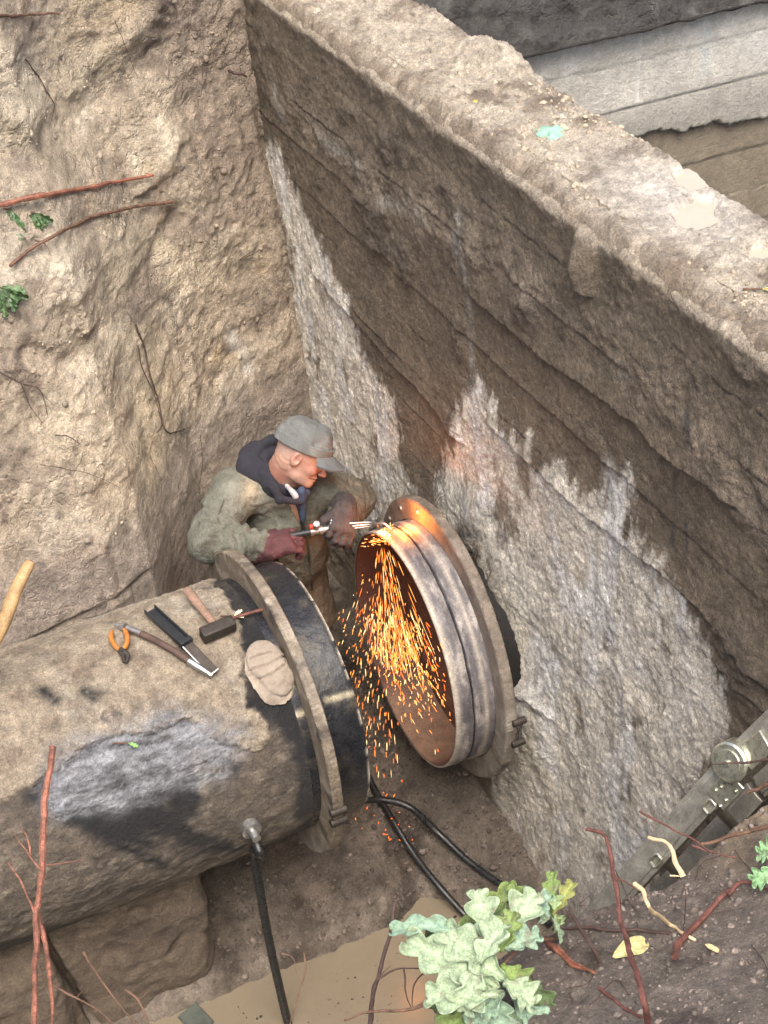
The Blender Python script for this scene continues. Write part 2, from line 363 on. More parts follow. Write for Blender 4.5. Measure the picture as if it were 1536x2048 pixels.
# mud smeared in a sloping band over the boards
band = np.exp(-(linesd(Y, Z, yz((560, 200), (800, 400), (1000, 520), (1180, 640), (1300, 760), (1420, 900), (1536, 1050))) / .10)**2)
board = np.zeros_like(Y); levels = [-.9, -.55, -.32, -.1, .12, .33, .52, .74, .95, 1.12, 1.31, 1.51, 1.70, 1.88]
zr = Z + .012*fbm(P, 5, 3, .5, 9) + .004*fbm(P, 40, 2, .5, 8)
offs = RS.uniform(-.007, .007, len(levels)+1); groove = np.zeros_like(Y)
for i, l in enumerate(levels):
    board += (offs[i+1]-offs[i])*(1-.6*mp_)*.8 * sm(-.006, .006, zr-l); hit = .55*(1-.75*mp_)*sm(.0, .35, fbm(P, 1.6, 2, .5, 20+i)+.15)
    groove += np.exp(-((zr-l)/.004)**2) * hit; board += .010*hit*np.exp(-np.maximum(0, (zr-l)/.03)**2)*(zr > l)
# long ragged spalls under two of the boards
for pts, dep in (((640, 560), (760, 700), (860, 800), (905, 870)), .018), (((960, 600), (1090, 715), (1200, 790), (1280, 850), (1320, 905), (1400, 955), (1440, 985)), .022), (((1000, 870), (1100, 960), (1180, 1040), (1330, 1150), (1440, 1260), (1530, 1370)), .016):
    l = yz(*pts); yy = np.array([q[0] for q in l])[::-1]; zz = np.array([q[1] for q in l])[::-1]
    zl = np.interp(Y, yy, zz) + .018*fbm(P, 12, 4, .6, 31); inr = sm(yy[0]-.15, yy[0], Y)*(1-sm(yy[-1], yy[-1]+.15, Y))
    board += dep*inr*np.exp(-np.maximum(0, (Z-zl)/.10)**1.5)*(Z > zl); groove += 1.3*inr*np.exp(-((Z-zl+.004)/.006)**2)
d = board - .010*groove*(1-lump) + .030*lump*(.6+.8*fbm(Pw, 11, 5, .6, 6)) + .022*band*(.5+fbm(Pw, 8, 4, .55, 7)) \
    + .009*fbm(P, 3, 3, .5, 1) + .007*rid(Pw, 28, 4, .6, 4)*(.35+.65*np.maximum(lump, band)) + .006*fbm(P, 55, 3, .65, 12)
d += mp_*(-.006 + .013*fbm(P*np.array([1, 1, .45], np.float32), 13, 5, .6, 14) + .007*rid(P*np.array([1, 1, .5], np.float32), 26, 4, .6, 15))
# a hanging wedge of clay high on the wall
c0 = yz((1172, 560))[0]; wq = np.clip(1-np.hypot((Y-c0[0])/.07, (Z-c0[1]-.05*1)/.14), 0, 1); d += .07*wq**.7*(Z > c0[1]-.03)
# holes beside the pipe recede into the ground
r = np.hypot(Y, Z); a = np.arctan2(Z, Y); rr = holeR(a) - .034 + .030*fbm(P, 9, 4, .6, 40) + .020*fbm(P, 30, 4, .65, 41)
rim = np.exp(-np.maximum(0, (r-rr)/.05)**2)*(r > rr); d -= .35*sm(.0, .012, rr-r); d += .022*rim*(.4+fbm(P, 14, 3, .6, 42)) + .055*np.exp(-np.maximum(0, (r-rr)/.20)**2)*(r > rr)*sm(-.2, .2, -Y)
# black-grey soil washed down above the hole on the right
dk = np.exp(-(np.hypot((Y+.03*0-yz((955, 1075))[0][0])/.12, (Z-yz((955, 1075))[0][1])/.16))**2*1.2) + .6*np.exp(-(linesd(Y, Z, yz((1000, 1130), (1020, 1280), (1060, 1420)))/.05)**2)
dk = np.clip(dk*(.8+.9*fbm(P, 10, 3, .6, 44)), 0, 1); d += .035*dk
# the base bulges out and the top edge is rounded
d += .03*sm(-.62, -1.0, Z)*1 + .02*sm(-.35, -.9, Z)
top = sm(1.96, 2.10, Z + .03*fbm(P, 4, 4, .6, 50)); d = d*(1-.7*top) + .016*top + .035*top*fbm(Pw, 9, 5, .6, 51) - .10*sm(2.02, 2.10, Z+.02*fbm(P, 7, 4, .6, 52))**1.5
X = -d
base = np.tile(np.array([.165, .133, .094]), (len(Y), 1))
base = mixc(base, (.215, .172, .12), np.clip(.5+1.3*fbm(P*np.array([1, .5, 1], np.float32), 2.2, 4, .5, 60), 0, 1)*.7)
base = mixc(base, (.125, .10, .078), np.clip(lump*.9, 0, 1)); base = mixc(base, (.10, .08, .06), sm(.10, .40, fbm(Pw*np.array([1, .6, 1], np.float32), 5, 5, .65, 77))*.7)
base = mixc(base, (.34, .28, .215), np.clip(band*.75*(.5+fbm(P, 6, 4, .6, 61)*1.4), 0, 1))
base = mixc(base, (.105, .085, .068), np.clip(groove*.8, 0, 1))
pc = np.tile(np.array([.84, .79, .68]), (len(Y), 1))
pc = mixc(pc, (.33, .275, .21), sm(.10, .34, fbm(P*np.array([1, 1, .6], np.float32), 5.5, 5, .6, 62)))
pc = mixc(pc, (.90, .89, .85), sm(.02, .30, fbm(P*np.array([1, 1, .35], np.float32), 8, 4, .6, 63)))
pc = mixc(pc, (.60, .56, .49), sm(.0, -.8, Z)*.4)
base = base*(1-mp_[:, None]) + pc*mp_[:, None]
gut = sm(-.45, -1.05, Z + .1*fbm(P, 4, 3, .5, 64)); base = mixc(base, (.21, .18, .15), gut*.8)
st = 0   # runs of lime and of black wash down the wall
for pts, wd, k, c in [(((1222, 930), (1226, 1100), (1220, 1300), (1240, 1450), (1245, 1560)), .022, .9, (.66, .66, .64)), (((925, 430), (935, 560), (944, 760)), .018, .6, (.42, .43, .39)), (((945, 790), (950, 900), (985, 1010)), .03, .9, (.78, .79, .78)),
        (((655, 520), (660, 620)), .022, .9, (.74, .73, .70)), (((540, 280), (548, 350)), .018, .9, (.72, .71, .68)), (((690, 620), (715, 700)), .012, .8, (.75, .74, .70)), (((660, 60), (665, 75)), .02, .8, (.2, .24, .28)),
        (((745, 120), (765, 165)), .03, .8, (.42, .45, .44)), (((905, 215), (920, 260)), .02, .8, (.45, .47, .47)), (((970, 280), (990, 310)), .025, .8, (.48, .5, .5)), (((1260, 1100), (1250, 1300), (1350, 1400)), .03, .5, (.70, .69, .64)),
        (((1370, 1300), (1385, 1400), (1320, 1480)), .035, .6, (.74, .73, .70)), (((545, 160), (570, 240)), .02, .6, (.35, .37, .36)), (((640, 270), (720, 330)), .03, .5, (.38, .39, .36)), (((770, 400), (850, 430)), .03, .5, (.40, .40, .36)), (((910, 470), (925, 540)), .03, .6, (.36, .38, .38)),
        (((1348, 945), (1350, 1000), (1338, 1105)), .011, .95, (.055, .055, .052)), (((1372, 1050), (1370, 1105)), .009, .9, (.05, .055, .06)), (((1252, 730), (1250, 760)), .02, .8, (.10, .11, .12)), (((1385, 830), (1392, 880)), .018, .85, (.09, .10, .11)), (((1250, 960), (1252, 990)), .016, .8, (.09, .1, .11)),
        (((1215, 935), (1214, 1000)), .007, .8, (.1, .11, .12)), (((600, 560), (604, 600)), .009, .8, (.14, .14, .14)), (((740, 570), (748, 640)), .02, .5, (.12, .12, .11)), (((775, 830), (800, 870)), .014, .8, (.06, .06, .07)), (((1240, 1380), (1244, 1450)), .012, .5, (.25, .27, .3)), (((1340, 1350), (1350, 1400)), .014, .6, (.22, .23, .25)),
        (((1400, 760), (1410, 800)), .04, .5, (.20, .16, .12))]:
    m_ = k*np.exp(-(linesd(Y + .014*fbm(P, 10, 3, .6, 70), Z, yz(*pts))/wd)**2)*np.clip(.65+2.0*fbm(P*np.array([1, 1, .3], np.float32), 26, 4, .65, 71), 0, 1); base = mixc(base, c, np.clip(m_, 0, 1))
base = mixc(base, (.075, .058, .046), dk*.9)
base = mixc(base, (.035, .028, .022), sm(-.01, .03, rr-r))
fc = yz((870, 330))[0]
edge = sm(1.95, 2.08, Z+.05*fbm(P, 6, 4, .6, 72)); base = mixc(base, (.34, .28, .21), edge*.7); base = mixc(base, (.52, .45, .35), sm(2.0, 2.07, Z+.05*fbm(P, 8, 4, .6, 76))*.8)
base *= (.92 + .5*np.clip(fbm(P, 38, 3, .6, 73), -1, 1))[:, None]; base = mixc(base, (.05, .04, .032), sm(.45, .75, rid(Pw, 12, 4, .6, 74)*-1+.1)*.0 + sm(.30, .55, -fbm(Pw, 26, 4, .65, 75))*.6)
wet = np.clip(.25*(1-mp_) + .5*sm(-.3, -.9, Z), 0, 1)
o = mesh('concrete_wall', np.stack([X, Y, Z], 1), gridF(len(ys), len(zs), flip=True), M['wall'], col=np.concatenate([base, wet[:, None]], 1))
tag(o, 'mud smeared board-marked concrete wall with a ragged hole round the big pipe', 'wall')

# ---- mud covered top of the wall: z = f(x, y)
xs = spaced((.0, .62, .0075)); ys2 = spaced((-3.6, -2.0, .03), (-2.0, 2.5, .0075))
Xg, Yg = [q.ravel() for q in np.meshgrid(xs, ys2, indexing='ij')]
P = np.stack([Xg, Yg, np.full_like(Xg, 2.)], 1).astype(np.float32); Pw = warp(P, 4, .05)
zt = 2.085 + .022*fbm(P, 3.5, 3, .5, 1) + .018*rid(Pw, 17, 4, .6, 2) + .010*fbm(P, 55, 4, .65, 3) + .013*rid(Pw, 34, 3, .6, 24)
def puds():
    L = []
    for poly in (((1345, 345), (1375, 335), (1398, 350), (1410, 372), (1385, 378), (1358, 368)), ((1350, 440), (1362, 408), (1395, 395), (1430, 402), (1425, 420), (1445, 440), (1405, 452), (1375, 458)), ((1485, 505), (1520, 488), (1545, 500), (1540, 520), (1505, 522))):
        L.append([tuple(un(p, 'z', 2.085)[:2]) for p in poly])
    return L
PUD = puds(); pm = np.zeros_like(Xg)
for q in PUD: pm = np.maximum(pm, 1 - sm(-.012, .022, polysd(Xg, Yg, q)+.012*fbm(P, 18, 3, .6, 6)))
wetz = sm(.35, .0, np.hypot((Xg-.28)/1., (Yg+.75)/1.8)); zt = zt*(1-wetz*.6) + 2.083*wetz*.6
zt = zt*(1-pm) + 2.066*pm
mnd = un((1010, 110), 'z', 2.1); zt += .07*np.clip(1-np.hypot((Xg-mnd[0]+.05)/.13, (Yg-mnd[1])/.2), 0, 1)**.6
xe = .455 + .035*fbm(np.stack([Yg*0, Yg, Yg*0], 1), 5, 5, .6, 8) + .03*np.exp(-((Yg-mnd[1])/.12)**2)
zt -= 1.6*sm(0, .10, Xg-xe) + .05*sm(-.03, .01, Xg-xe)
xn = .005 + .022*fbm(np.stack([Yg*0, Yg, Yg*0], 1), 6, 5, .65, 9); zt -= .05*sm(.014, .0, Xg) + .03*sm(.05, -.0, Xg-xn)**1.5*(1+.6*fbm(P, 9, 3, .6, 19))
cb = np.tile(np.array([.58, .505, .395]), (len(Xg), 1))
cb = mixc(cb, (.27, .215, .155), sm(-.05, .38, fbm(P, 5, 5, .6, 12))); cb = mixc(cb, (.70, .63, .51), sm(.05, .5, fbm(P, 9, 4, .6, 13))*.8)
cb = mixc(cb, (.27, .21, .15), sm(.10, -.02, Xg + .07*fbm(P, 8, 4, .6, 14))*.85)
cb = mixc(cb, (.46, .43, .38), wetz*.8); cb *= (1.0+.5*fbm(P, 45, 3, .6, 15))[:, None]; cb = mixc(cb, (.13, .10, .07), sm(.2, .42, -fbm(Pw, 28, 4, .65, 75))*.6*(1-pm))
cb = mixc(cb, (.24, .2, .15), sm(.02, .12, Xg-xe))
wl = np.clip(.25 + .75*wetz + pm, 0, 1)
o = mesh('wall_top_mud', np.stack([Xg, Yg, zt], 1), gridF(len(xs), len(ys2)), M['ledge'], col=np.concatenate([cb, wl[:, None]], 1)); tag(o, kind='structure')
for q in PUD:
    q = np.array(q); c = q.mean(0); q = c + (q-c)*1.22; ql = smoothpath([np.array([*p, 0]) for p in q]+[np.array([*q[0], 0])], 8)[:-1]
    ql[:, :2] += .012*np.stack([fbm(ql, 25, 3, .6, 1), fbm(ql, 25, 3, .6, 2)], 1)
    V = np.concatenate([[[c[0], c[1], 2.0735]], np.c_[ql[:, :2], np.full(len(ql), 2.0725)]]); k_ = len(ql)
    o = mesh('puddle', V, [(0, 1+i, 1+(i+1) % k_) for i in range(k_)], M['puddle'], smooth=False); tag(o, kind='structure')

# ---- left earth bank: y = F(x, z)
xs = spaced((-6, -2.7, .06), (-2.7, -2.2, .02), (-2.2, .45, .0085), (.45, .75, .02)); zs = spaced((-1.3, -.1, .02), (-.1, 2.75, .0085), (2.75, 3.1, .02), (3.1, 3.3, .03))
Xg, Zg = [q.ravel() for q in np.meshgrid(xs, zs, indexing='ij')]
P = np.stack([Xg, Xg*0, Zg], 1).astype(np.float32); Pw = warp(P, 2.2, .12, 4)
foot = np.interp(Xg, [-6, -2.6, -1.7, -1.3, -1.12, -.95, -.7, -.3, 0, .8], [.30, .40, .46, .52, .62, .92, 1.22, 1.48, 1.62, 1.9])
F_ = foot + np.where(Zg > .3, (Zg-.3)*np.interp(Xg, [-2.6, -1.2, -.6, 0, .8], [.52, .42, .30, .24, .10]), (Zg-.3)*.10)
F_ = F_ + .12*sm(1.35, 1.9, Zg)*sm(-.4, -1.0, Xg) - .10*sm(1.7, 2.6, Zg)*sm(-.9, -.2, Xg)
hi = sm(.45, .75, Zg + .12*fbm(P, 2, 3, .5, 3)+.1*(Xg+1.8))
D = .055*fbm(Pw, 1.7, 4, .5, 5) + .022*rid(Pw*np.array([1, 1, 1.5], np.float32), 3.4, 4, .5, 6)*(.25+.75*hi) + .018*rid(Pw, 12, 4, .6, 7)*(.25+.75*hi) + .009*fbm(P, 34, 4, .65, 8)*(.5+.5*hi)
def xz(yv, *pts): return [(un(p, 'y', yv)[0], un(p, 'y', yv)[2]) for p in pts]
# the sweep of the digger bucket and the ridges and hollows it left
for yv, pts, wd, h in ((1.2, ((0, 250), (120, 275), (240, 250), (330, 190), (420, 120), (460, 60)), .045, .05), (1.2, ((0, 330), (200, 330), (350, 260), (440, 190)), .06, -.04),
        (.8, ((180, 680), (200, 760), (230, 840), (290, 900)), .05, -.05), (.7, ((300, 830), (330, 900), (345, 980)), .035, -.045), (.8, ((380, 700), (450, 640), (500, 600)), .05, -.05), (.9, ((60, 700), (150, 730), (230, 690)), .04, -.05),
        (.9, ((500, 420), (470, 480), (400, 510)), .035, .05), (1., ((500, 380), (540, 520), (560, 640)), .035, .03), (.45, ((205, 1160), (222, 1215)), .018, -.03), (.45, ((240, 1140), (262, 1195)), .015, -.025),
        (.45, ((60, 1290), (200, 1235), (330, 1190)), .014, -.03), (.5, ((170, 1030), (240, 1010), (330, 1000)), .04, .03)):
    D -= -.65*h*np.exp(-(linesd(Xg + .02*fbm(P, 6, 3, .6, 33), Zg, xz(yv, *pts))/wd)**2)
cg = sm(-.42, -.28, Xg-(-.05)*(Zg-1))*sm(.9, 1.3, Zg)   # root-like vertical grooves in the corner
gv = np.sin((Xg+.05*Zg + .012*fbm(P*np.array([1, 1, .3], np.float32), 4, 3, .5, 9))*70); D += .014*gv*cg*sm(-.3, .3, fbm(P*np.array([1, 1, .3], np.float32), 3, 3, .5, 10))
Yb = F_ - D
col = np.tile(np.array([.40, .335, .25]), (len(Xg), 1))
col = mixc(col, (.27, .22, .17), sm(-.05, .38, fbm(Pw*np.array([1, 1, 1.6], np.float32), 2.6, 5, .55, 11)))
col = mixc(col, (.60, .53, .41), sm(.02, .42, fbm(Pw*np.array([1, 1, 1.5], np.float32), 3.1, 5, .6, 12))*.9)
col = mixc(col, (.47, .35, .18), sm(.22, .5, fbm(P, 2.2, 4, .6, 13))*.6)
col = mixc(col, (.13, .10, .08), sm(.16, .42, fbm(Pw, 4.2, 4, .6, 14))*.75)
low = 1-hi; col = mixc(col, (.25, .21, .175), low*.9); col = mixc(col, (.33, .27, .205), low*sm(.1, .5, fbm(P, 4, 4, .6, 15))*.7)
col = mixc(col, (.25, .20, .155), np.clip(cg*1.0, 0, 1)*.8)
for yv, pts, wd, c, k in ((1.2, ((0, 130), (60, 230), (0, 290)), .10, (.62, .55, .42), .7), (1.1, ((0, 300), (200, 300), (330, 230)), .07, (.56, .48, .34), .8), (.8, ((220, 720), (300, 780), (280, 850)), .1, (.58, .50, .37), .7),
        (.8, ((280, 650), (420, 640), (560, 720)), .09, (.58, .50, .36), .6), (.7, ((100, 870), (180, 900), (250, 950)), .12, (.56, .48, .35), .7), (.7, ((400, 900), (350, 980)), .12, (.50, .40, .26), .7), (1., ((400, 120), (300, 150)), .10, (.46, .36, .22), .6), (1.0, ((560, 780), (590, 850)), .03, (.68, .66, .6), .7)):
    m_ = k*np.exp(-(linesd(Xg, Zg, xz(yv, *pts))/wd)**2)*np.clip(.7+1.3*fbm(P, 9, 4, .6, 17), 0, 1); col = mixc(col, c, np.clip(m_, 0, 1))
col *= (1.22+.6*fbm(P, 30, 4, .6, 16))[:, None]; col = mixc(col, (.09, .07, .055), sm(.22, .45, -fbm(Pw, 15, 4, .65, 75))*.55)
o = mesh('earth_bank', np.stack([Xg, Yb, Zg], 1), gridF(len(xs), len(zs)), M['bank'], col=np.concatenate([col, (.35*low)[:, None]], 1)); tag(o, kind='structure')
BX, BZ, BY = xs, zs, Yb.reshape(len(xs), len(zs))
def bankhit(px, off=.0):         # where a sight line meets the bank
    r = ray(px); ts = np.arange(5.0, 9.5, .004); Q = CAMP + ts[:, None]*r
    ix = np.clip(np.searchsorted(BX, Q[:, 0]), 0, len(BX)-1); iz = np.clip(np.searchsorted(BZ, Q[:, 2]), 0, len(BZ)-1)
    h = np.argmax(Q[:, 1] > BY[ix, iz]); return CAMP + r*(ts[h]-off)

# ---- ground around the pit
def sheet(name, x0, x1, y0, y1, z, n=40):
    xs = np.linspace(x0, x1, n); ys = np.linspace(y0, y1, n); X_, Y_ = [q.ravel() for q in np.meshgrid(xs, ys, indexing='ij')]
    P = np.stack([X_, Y_, X_*0], 1); Zz = z + .12*fbm(P, .7, 4, .5, 3)
    c = np.tile(np.array([.26, .21, .15]), (len(X_), 1))*(1+.4*fbm(P, 1.3, 4, .5, 4))[:, None]
    return tag(mesh(name, np.stack([X_, Y_, Zz], 1), gridF(n, n), M['clod'], col=c), kind='structure')
sheet('ground', -60, 60, 2.55, 90, 3.15); sheet('ground', -60, -6.0, -60, 2.6, 2.6); sheet('ground', 5.0, 60, -60, 2.6, 2.4)

# ---- pit floor
xs = spaced((-6, -2.4, .05), (-2.4, .12, .0105)); ys = spaced((-3.4, -1.2, .05), (-1.2, 1.9, .0105))
Xg, Yg = [q.ravel() for q in np.meshgrid(xs, ys, indexing='ij')]; P = np.stack([Xg, Yg, Xg*0], 1).astype(np.float32); Pw = warp(P, 3, .08, 2)
WL = -1.085
ye = np.interp(Xg, [-6, -1.2, -.85, -.6, -.45, -.3, -.15, .1], [-.34, -.34, -.36, -.36, -.28, -.40, -.75, -1.0])
zf = WL + np.where(Yg > ye, .03+.27*(1-np.exp(-np.maximum(0, Yg-ye)*2.2)), .8*(Yg-ye)); zf = np.maximum(zf, WL-.2)
zf += .05*sm(-.45, .05, Xg)*sm(-.9, -.3, Yg) + .12*sm(-.3, .05, Xg)*sm(-.4, -1.0, Yg)
amp = sm(-.18, .12, Yg-ye)
zf += amp*(.035*fbm(P, 3.5, 3, .5, 4) + .028*rid(Pw, 9, 4, .55, 5) + .006*fbm(P, 50, 3, .6, 6)) + .012*fbm(P, 8, 3, .6, 7)
cf = np.tile(np.array([.205, .172, .14]), (len(Xg), 1)); cf = mixc(cf, (.085, .068, .055), sm(.0, .4, fbm(Pw, 4, 5, .6, 8)))
cf = mixc(cf, (.25, .20, .16), sm(.12, .5, fbm(P, 6, 4, .6, 9))*.8); cf *= (.9+.4*fbm(P, 35, 3, .6, 10))[:, None]
wt = np.clip(.35+.9*fbm(P, 5, 3, .5, 12) + .5*(1-sm(.0, .2, Yg-ye)), 0, 1)
tag(mesh('pit_floor', np.stack([Xg, Yg, zf], 1), gridF(len(xs), len(ys)), M['floor'], col=np.concatenate([cf, wt[:, None]], 1)), kind='structure')
n = 60; xs_, ys_ = np.linspace(-5, .1, n), np.linspace(-2.6, .2, n); X_, Y_ = [q.ravel() for q in np.meshgrid(xs_, ys_, indexing='ij')]
tag(mesh('muddy_water', np.stack([X_, Y_, X_*0+WL], 1), gridF(n, n), M['water']), kind='structure')

# ---- soil left under the pipe
def under(P):
    Pw = warp(P, 2.5, .10, 6)
    a = box_(P, (-2.90, .25, -.86), np.eye(3), (1.56, .56, .47), .07)
    e = np.abs(P[:, 0]+1.34)
    q = box_(P, (-3.1, .2, -.92), np.eye(3), (1.17, .60, .42), .08)
    d = smin(a, q, .03) + .05*fbm(Pw, 2.2, 4, .5, 2) - .028*rid(Pw, 6, 4, .5, 3) + .012*fbm(P, 26, 3, .6, 4) + .02
    d += .10*np.clip(-.45-P[:, 2], -.1, .7)*0
    g = np.abs(P[:, 0]+1.92+.18*(P[:, 2]+.7))-.015+.01*fbm(P, 8, 2, .5, 1); d = smax(d, -np.maximum(g, P[:, 1]+.22), .02)
    return d
V, F = nets(under, (-4.0, -.50, -1.3), (-1.05, .5, -.30), .0125)
cu = np.tile(np.array([.205, .162, .122]), (len(V), 1)); cu = mixc(cu, (.14, .11, .085), sm(0, .4, fbm(V, 4, 4, .6, 5))); cu = mixc(cu, (.30, .24, .175), sm(-.62, -.42, V[:, 2]+.05*fbm(V, 5, 3, .5, 8))*.6)
cu *= (.92+.3*fbm(V, 30, 3, .6, 6))[:, None]
tag(mesh('soil_ledge', V, F, M['near'], col=np.concatenate([cu, np.full((len(V), 1), .35)], 1)), kind='structure')

# ---- near bank in the lower right corner
xs = spaced((-8, -1.9, .08), (-1.9, -.2, .0062), (-.2, 5.0, .08)); ys = spaced((-60, -14, 4), (-14, -3.2, .25), (-3.2, -1.9, .0062), (-1.9, -1.5, .03))
Xg, Yg = [q.ravel() for q in np.meshgrid(xs, ys, indexing='ij')]; P = np.stack([Xg, Yg, Xg*0], 1).astype(np.float32); Pw = warp(P, 4, .05, 3)
ed = np.interp(Xg, [-8, -2.0, -1.62, -1.50, -1.36, -1.15, -.95, -.7, -.45, -.2, 5], [-3.4, -3.2, -2.95, -2.62, -2.33, -2.26, -2.25, -2.28, -2.24, -2.2, -2.2]) + .035*fbm(P, 5, 4, .6, 1)
zn = np.minimum(1.17 + .5*(-2.26-Yg), 2.45) + .025*fbm(P, 4, 4, .5, 2) + .012*rid(Pw, 18, 4, .55, 3) + .004*fbm(P, 80, 3, .6, 4) + .10*sm(-.75, -.4, Xg)
zn = np.where(Yg < -8, zn*1.0, zn); zn -= np.clip((Yg-ed)*2.5, 0, None)**1.0*1.6*(Yg > ed)
zn = np.maximum(zn, -1.4)
cn = np.tile(np.array([.20, .168, .14]), (len(Xg), 1)); cn = mixc(cn, (.10, .075, .062), sm(.0, .4, fbm(Pw, 9, 5, .6, 5))); cn = mixc(cn, (.33, .285, .235), sm(.1, .45, fbm(P, 12, 5, .6, 6))*.8)
cn = mixc(cn, (.36, .28, .18), sm(-.75, -.45, Xg+.1*fbm(P, 6, 3, .6, 7))*sm(-2.5, -2.3, Yg)*.7); cn *= (.9+.4*fbm(P, 60, 3, .6, 8))[:, None]
tag(mesh('near_bank', np.stack([Xg, Yg, zn], 1), gridF(len(xs), len(ys)), M['near'], col=np.concatenate([cn, np.full((len(cn), 1), .3)], 1)), kind='structure')
NX, NY, NZ = xs, ys, zn.reshape(len(xs), len(ys))
def nearz(x, y): return NZ[np.clip(np.searchsorted(NX, x), 0, len(NX)-1), np.clip(np.searchsorted(NY, y), 0, len(NY)-1)]
def nearhit(px, off=0.):
    r = ray(px)
    for t in np.arange(2.2, 5, .004):
        q = CAMP + r*t
        if q[2] < nearz(q[0], q[1]): return CAMP + r*(t-off)
    return at(px, 3.9-off)

# ---- chamber behind the wall: far wall with dark soil above it
yc = 1.3; xs = spaced((.30, 3.0, .011), (3.0, 5.2, .05)); zs = spaced((-.7, .5, .05), (.5, 1.80, .009))
Xg, Zg = [q.ravel() for q in np.meshgrid(xs, zs, indexing='ij')]; P = np.stack([Xg, Xg*0+5, Zg], 1).astype(np.float32)
zt_ = 1.775 + .03*fbm(P, 4, 4, .6, 1); zr = Zg + .008*fbm(P, 4, 3, .5, 2)
crk = 1.235 + .075*fbm(P*np.array([1, 1, 0], np.float32), 7, 6, .72, 3) + .03*np.sin(Xg*5)
d = np.zeros_like(Xg); g = np.zeros_like(Xg)
for i, l in enumerate((.66, .84, 1.05, 1.42, 1.63)): g += np.exp(-((zr-l)/.004)**2)*.9; d += RS.uniform(-.006, .006)*(zr > l)
d += .035*sm(-.004, .004, Zg-crk)*1 + .004*fbm(P, 6, 4, .5, 5) + .0015*fbm(P, 50, 3, .6, 6) - .004*g
chip = sm(.25, .4, fbm(P, 7, 4, .65, 7))*sm(1.35, 1.45, Zg)*sm(1.8, 1.2, Xg); d -= .012*chip
low = sm(.01, -.01, Zg-crk)
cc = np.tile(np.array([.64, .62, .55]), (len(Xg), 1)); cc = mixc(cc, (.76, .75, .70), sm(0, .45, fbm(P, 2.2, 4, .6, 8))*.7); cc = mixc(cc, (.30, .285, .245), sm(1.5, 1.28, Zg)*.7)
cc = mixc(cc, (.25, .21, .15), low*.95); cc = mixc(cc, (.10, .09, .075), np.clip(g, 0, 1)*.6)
for (px0, px1), wd, c in ((((1270, 30), (1262, 210)), .006, (.8, .8, .78)), (((1400, 35), (1398, 130)), .03, (.62, .66, .64))):
    a_, b_ = un(px0, 'y', yc), un(px1, 'y', yc); cc = mixc(cc, c, .9*np.exp(-(linesd(Xg, Zg, [(a_[0], a_[2]), (b_[0], b_[2])])/wd)**2)*np.clip(.8+1.5*fbm(P, 30, 2, .5, 12), 0, 1))
cc = mixc(cc, (.07, .065, .06), sm(-.012, .012, Zg-zt_))
d += .08*sm(-.01, .015, Zg-zt_)
cc *= (.95+.2*fbm(P, 24, 4, .6, 9))[:, None]
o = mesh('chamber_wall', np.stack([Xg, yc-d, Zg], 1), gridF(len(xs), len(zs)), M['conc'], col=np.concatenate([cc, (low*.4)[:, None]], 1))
tag(o, 'pale grey board-marked concrete wall of the chamber beyond the muddy wall top', 'wall')
def soilb(Pq): return None
xs = spaced((.30, 3.2, .012), (3.2, 5.2, .06)); us = spaced((0, .5, .01), (.5, 1.35, .03))
Xg, U_ = [q.ravel() for q in np.meshgrid(xs, us, indexing='ij')]; P = np.stack([Xg, U_, U_*0+3], 1).astype(np.float32); Pw = warp(P, 5, .05, 1)
hgt = .045*rid(Pw, 9, 4, .55, 2) + .03*fbm(P, 3, 3, .5, 3) + .006*fbm(P, 50, 3, .6, 4); st_ = .03*np.sin(U_*40+3*fbm(P, 2, 2, .5, 5))*sm(.0, .1, U_)*sm(.2, .5, fbm(P, 2, 2, .5, 6)+.5)
cs = np.tile(np.array([.072, .068, .062]), (len(Xg), 1)); cs = mixc(cs, (.14, .135, .125), sm(0, .45, fbm(P, 7, 5, .6, 7)))
ydir = np.clip(U_, 0, 2)
tag(mesh('chamber_soil', np.stack([Xg, yc-.07+U_*.62-hgt*.8-st_*.4, 1.76+U_*1.0+hgt*.6], 1), gridF(len(xs), len(us)), M['bank'], col=cs), kind='structure')
tag(mesh('chamber_floor', [(.3, -3.6, -.65), (5.2, -3.6, -.65), (5.2, 1.4, -.65), (.3, 1.4, -.65)], [(0, 1, 2, 3)], M['clod'], col=np.full((4, 3), .15)), kind='structure')

# ---- crumbs of soil lying about (uncountable)
def icos():
    t = (1+5**.5)/2; V = np.array([(-1,t,0),(1,t,0),(-1,-t,0),(1,-t,0),(0,-1,t),(0,1,t),(0,-1,-t),(0,1,-t),(t,0,-1),(t,0,1),(-t,0,-1),(-t,0,1)])/math.hypot(1, t)
    F = np.array([(0,11,5),(0,5,1),(0,1,7),(0,7,10),(0,10,11),(1,5,9),(5,11,4),(11,10,2),(10,7,6),(7,1,8),(3,9,4),(3,4,2),(3,2,6),(3,6,8),(3,8,9),(4,9,5),(2,4,11),(6,2,10),(8,6,7),(9,8,1)]); return V, F
IV, IF = icos()
def clods(name, pts, sizes, cols):
    n = len(pts); R = RS.normal(size=(n, 1, 3))*.0; S = sizes[:, None, None]*RS.uniform(.55, 1.3, (n, 1, 3)); J = 1+RS.uniform(-.25, .25, (n, 12, 1))
    V = pts[:, None, :] + IV[None]*J*S; F = (IF[None] + 12*np.arange(n)[:, None, None]).reshape(-1, 3)
    return tag(mesh(name, V.reshape(-1, 3), F, M['clod'], col=np.repeat(cols, 12, 0)), kind='stuff')
def shade(n, c, v=.35): return np.array(c)[None]*(1+RS.uniform(-v, v, (n, 1)))
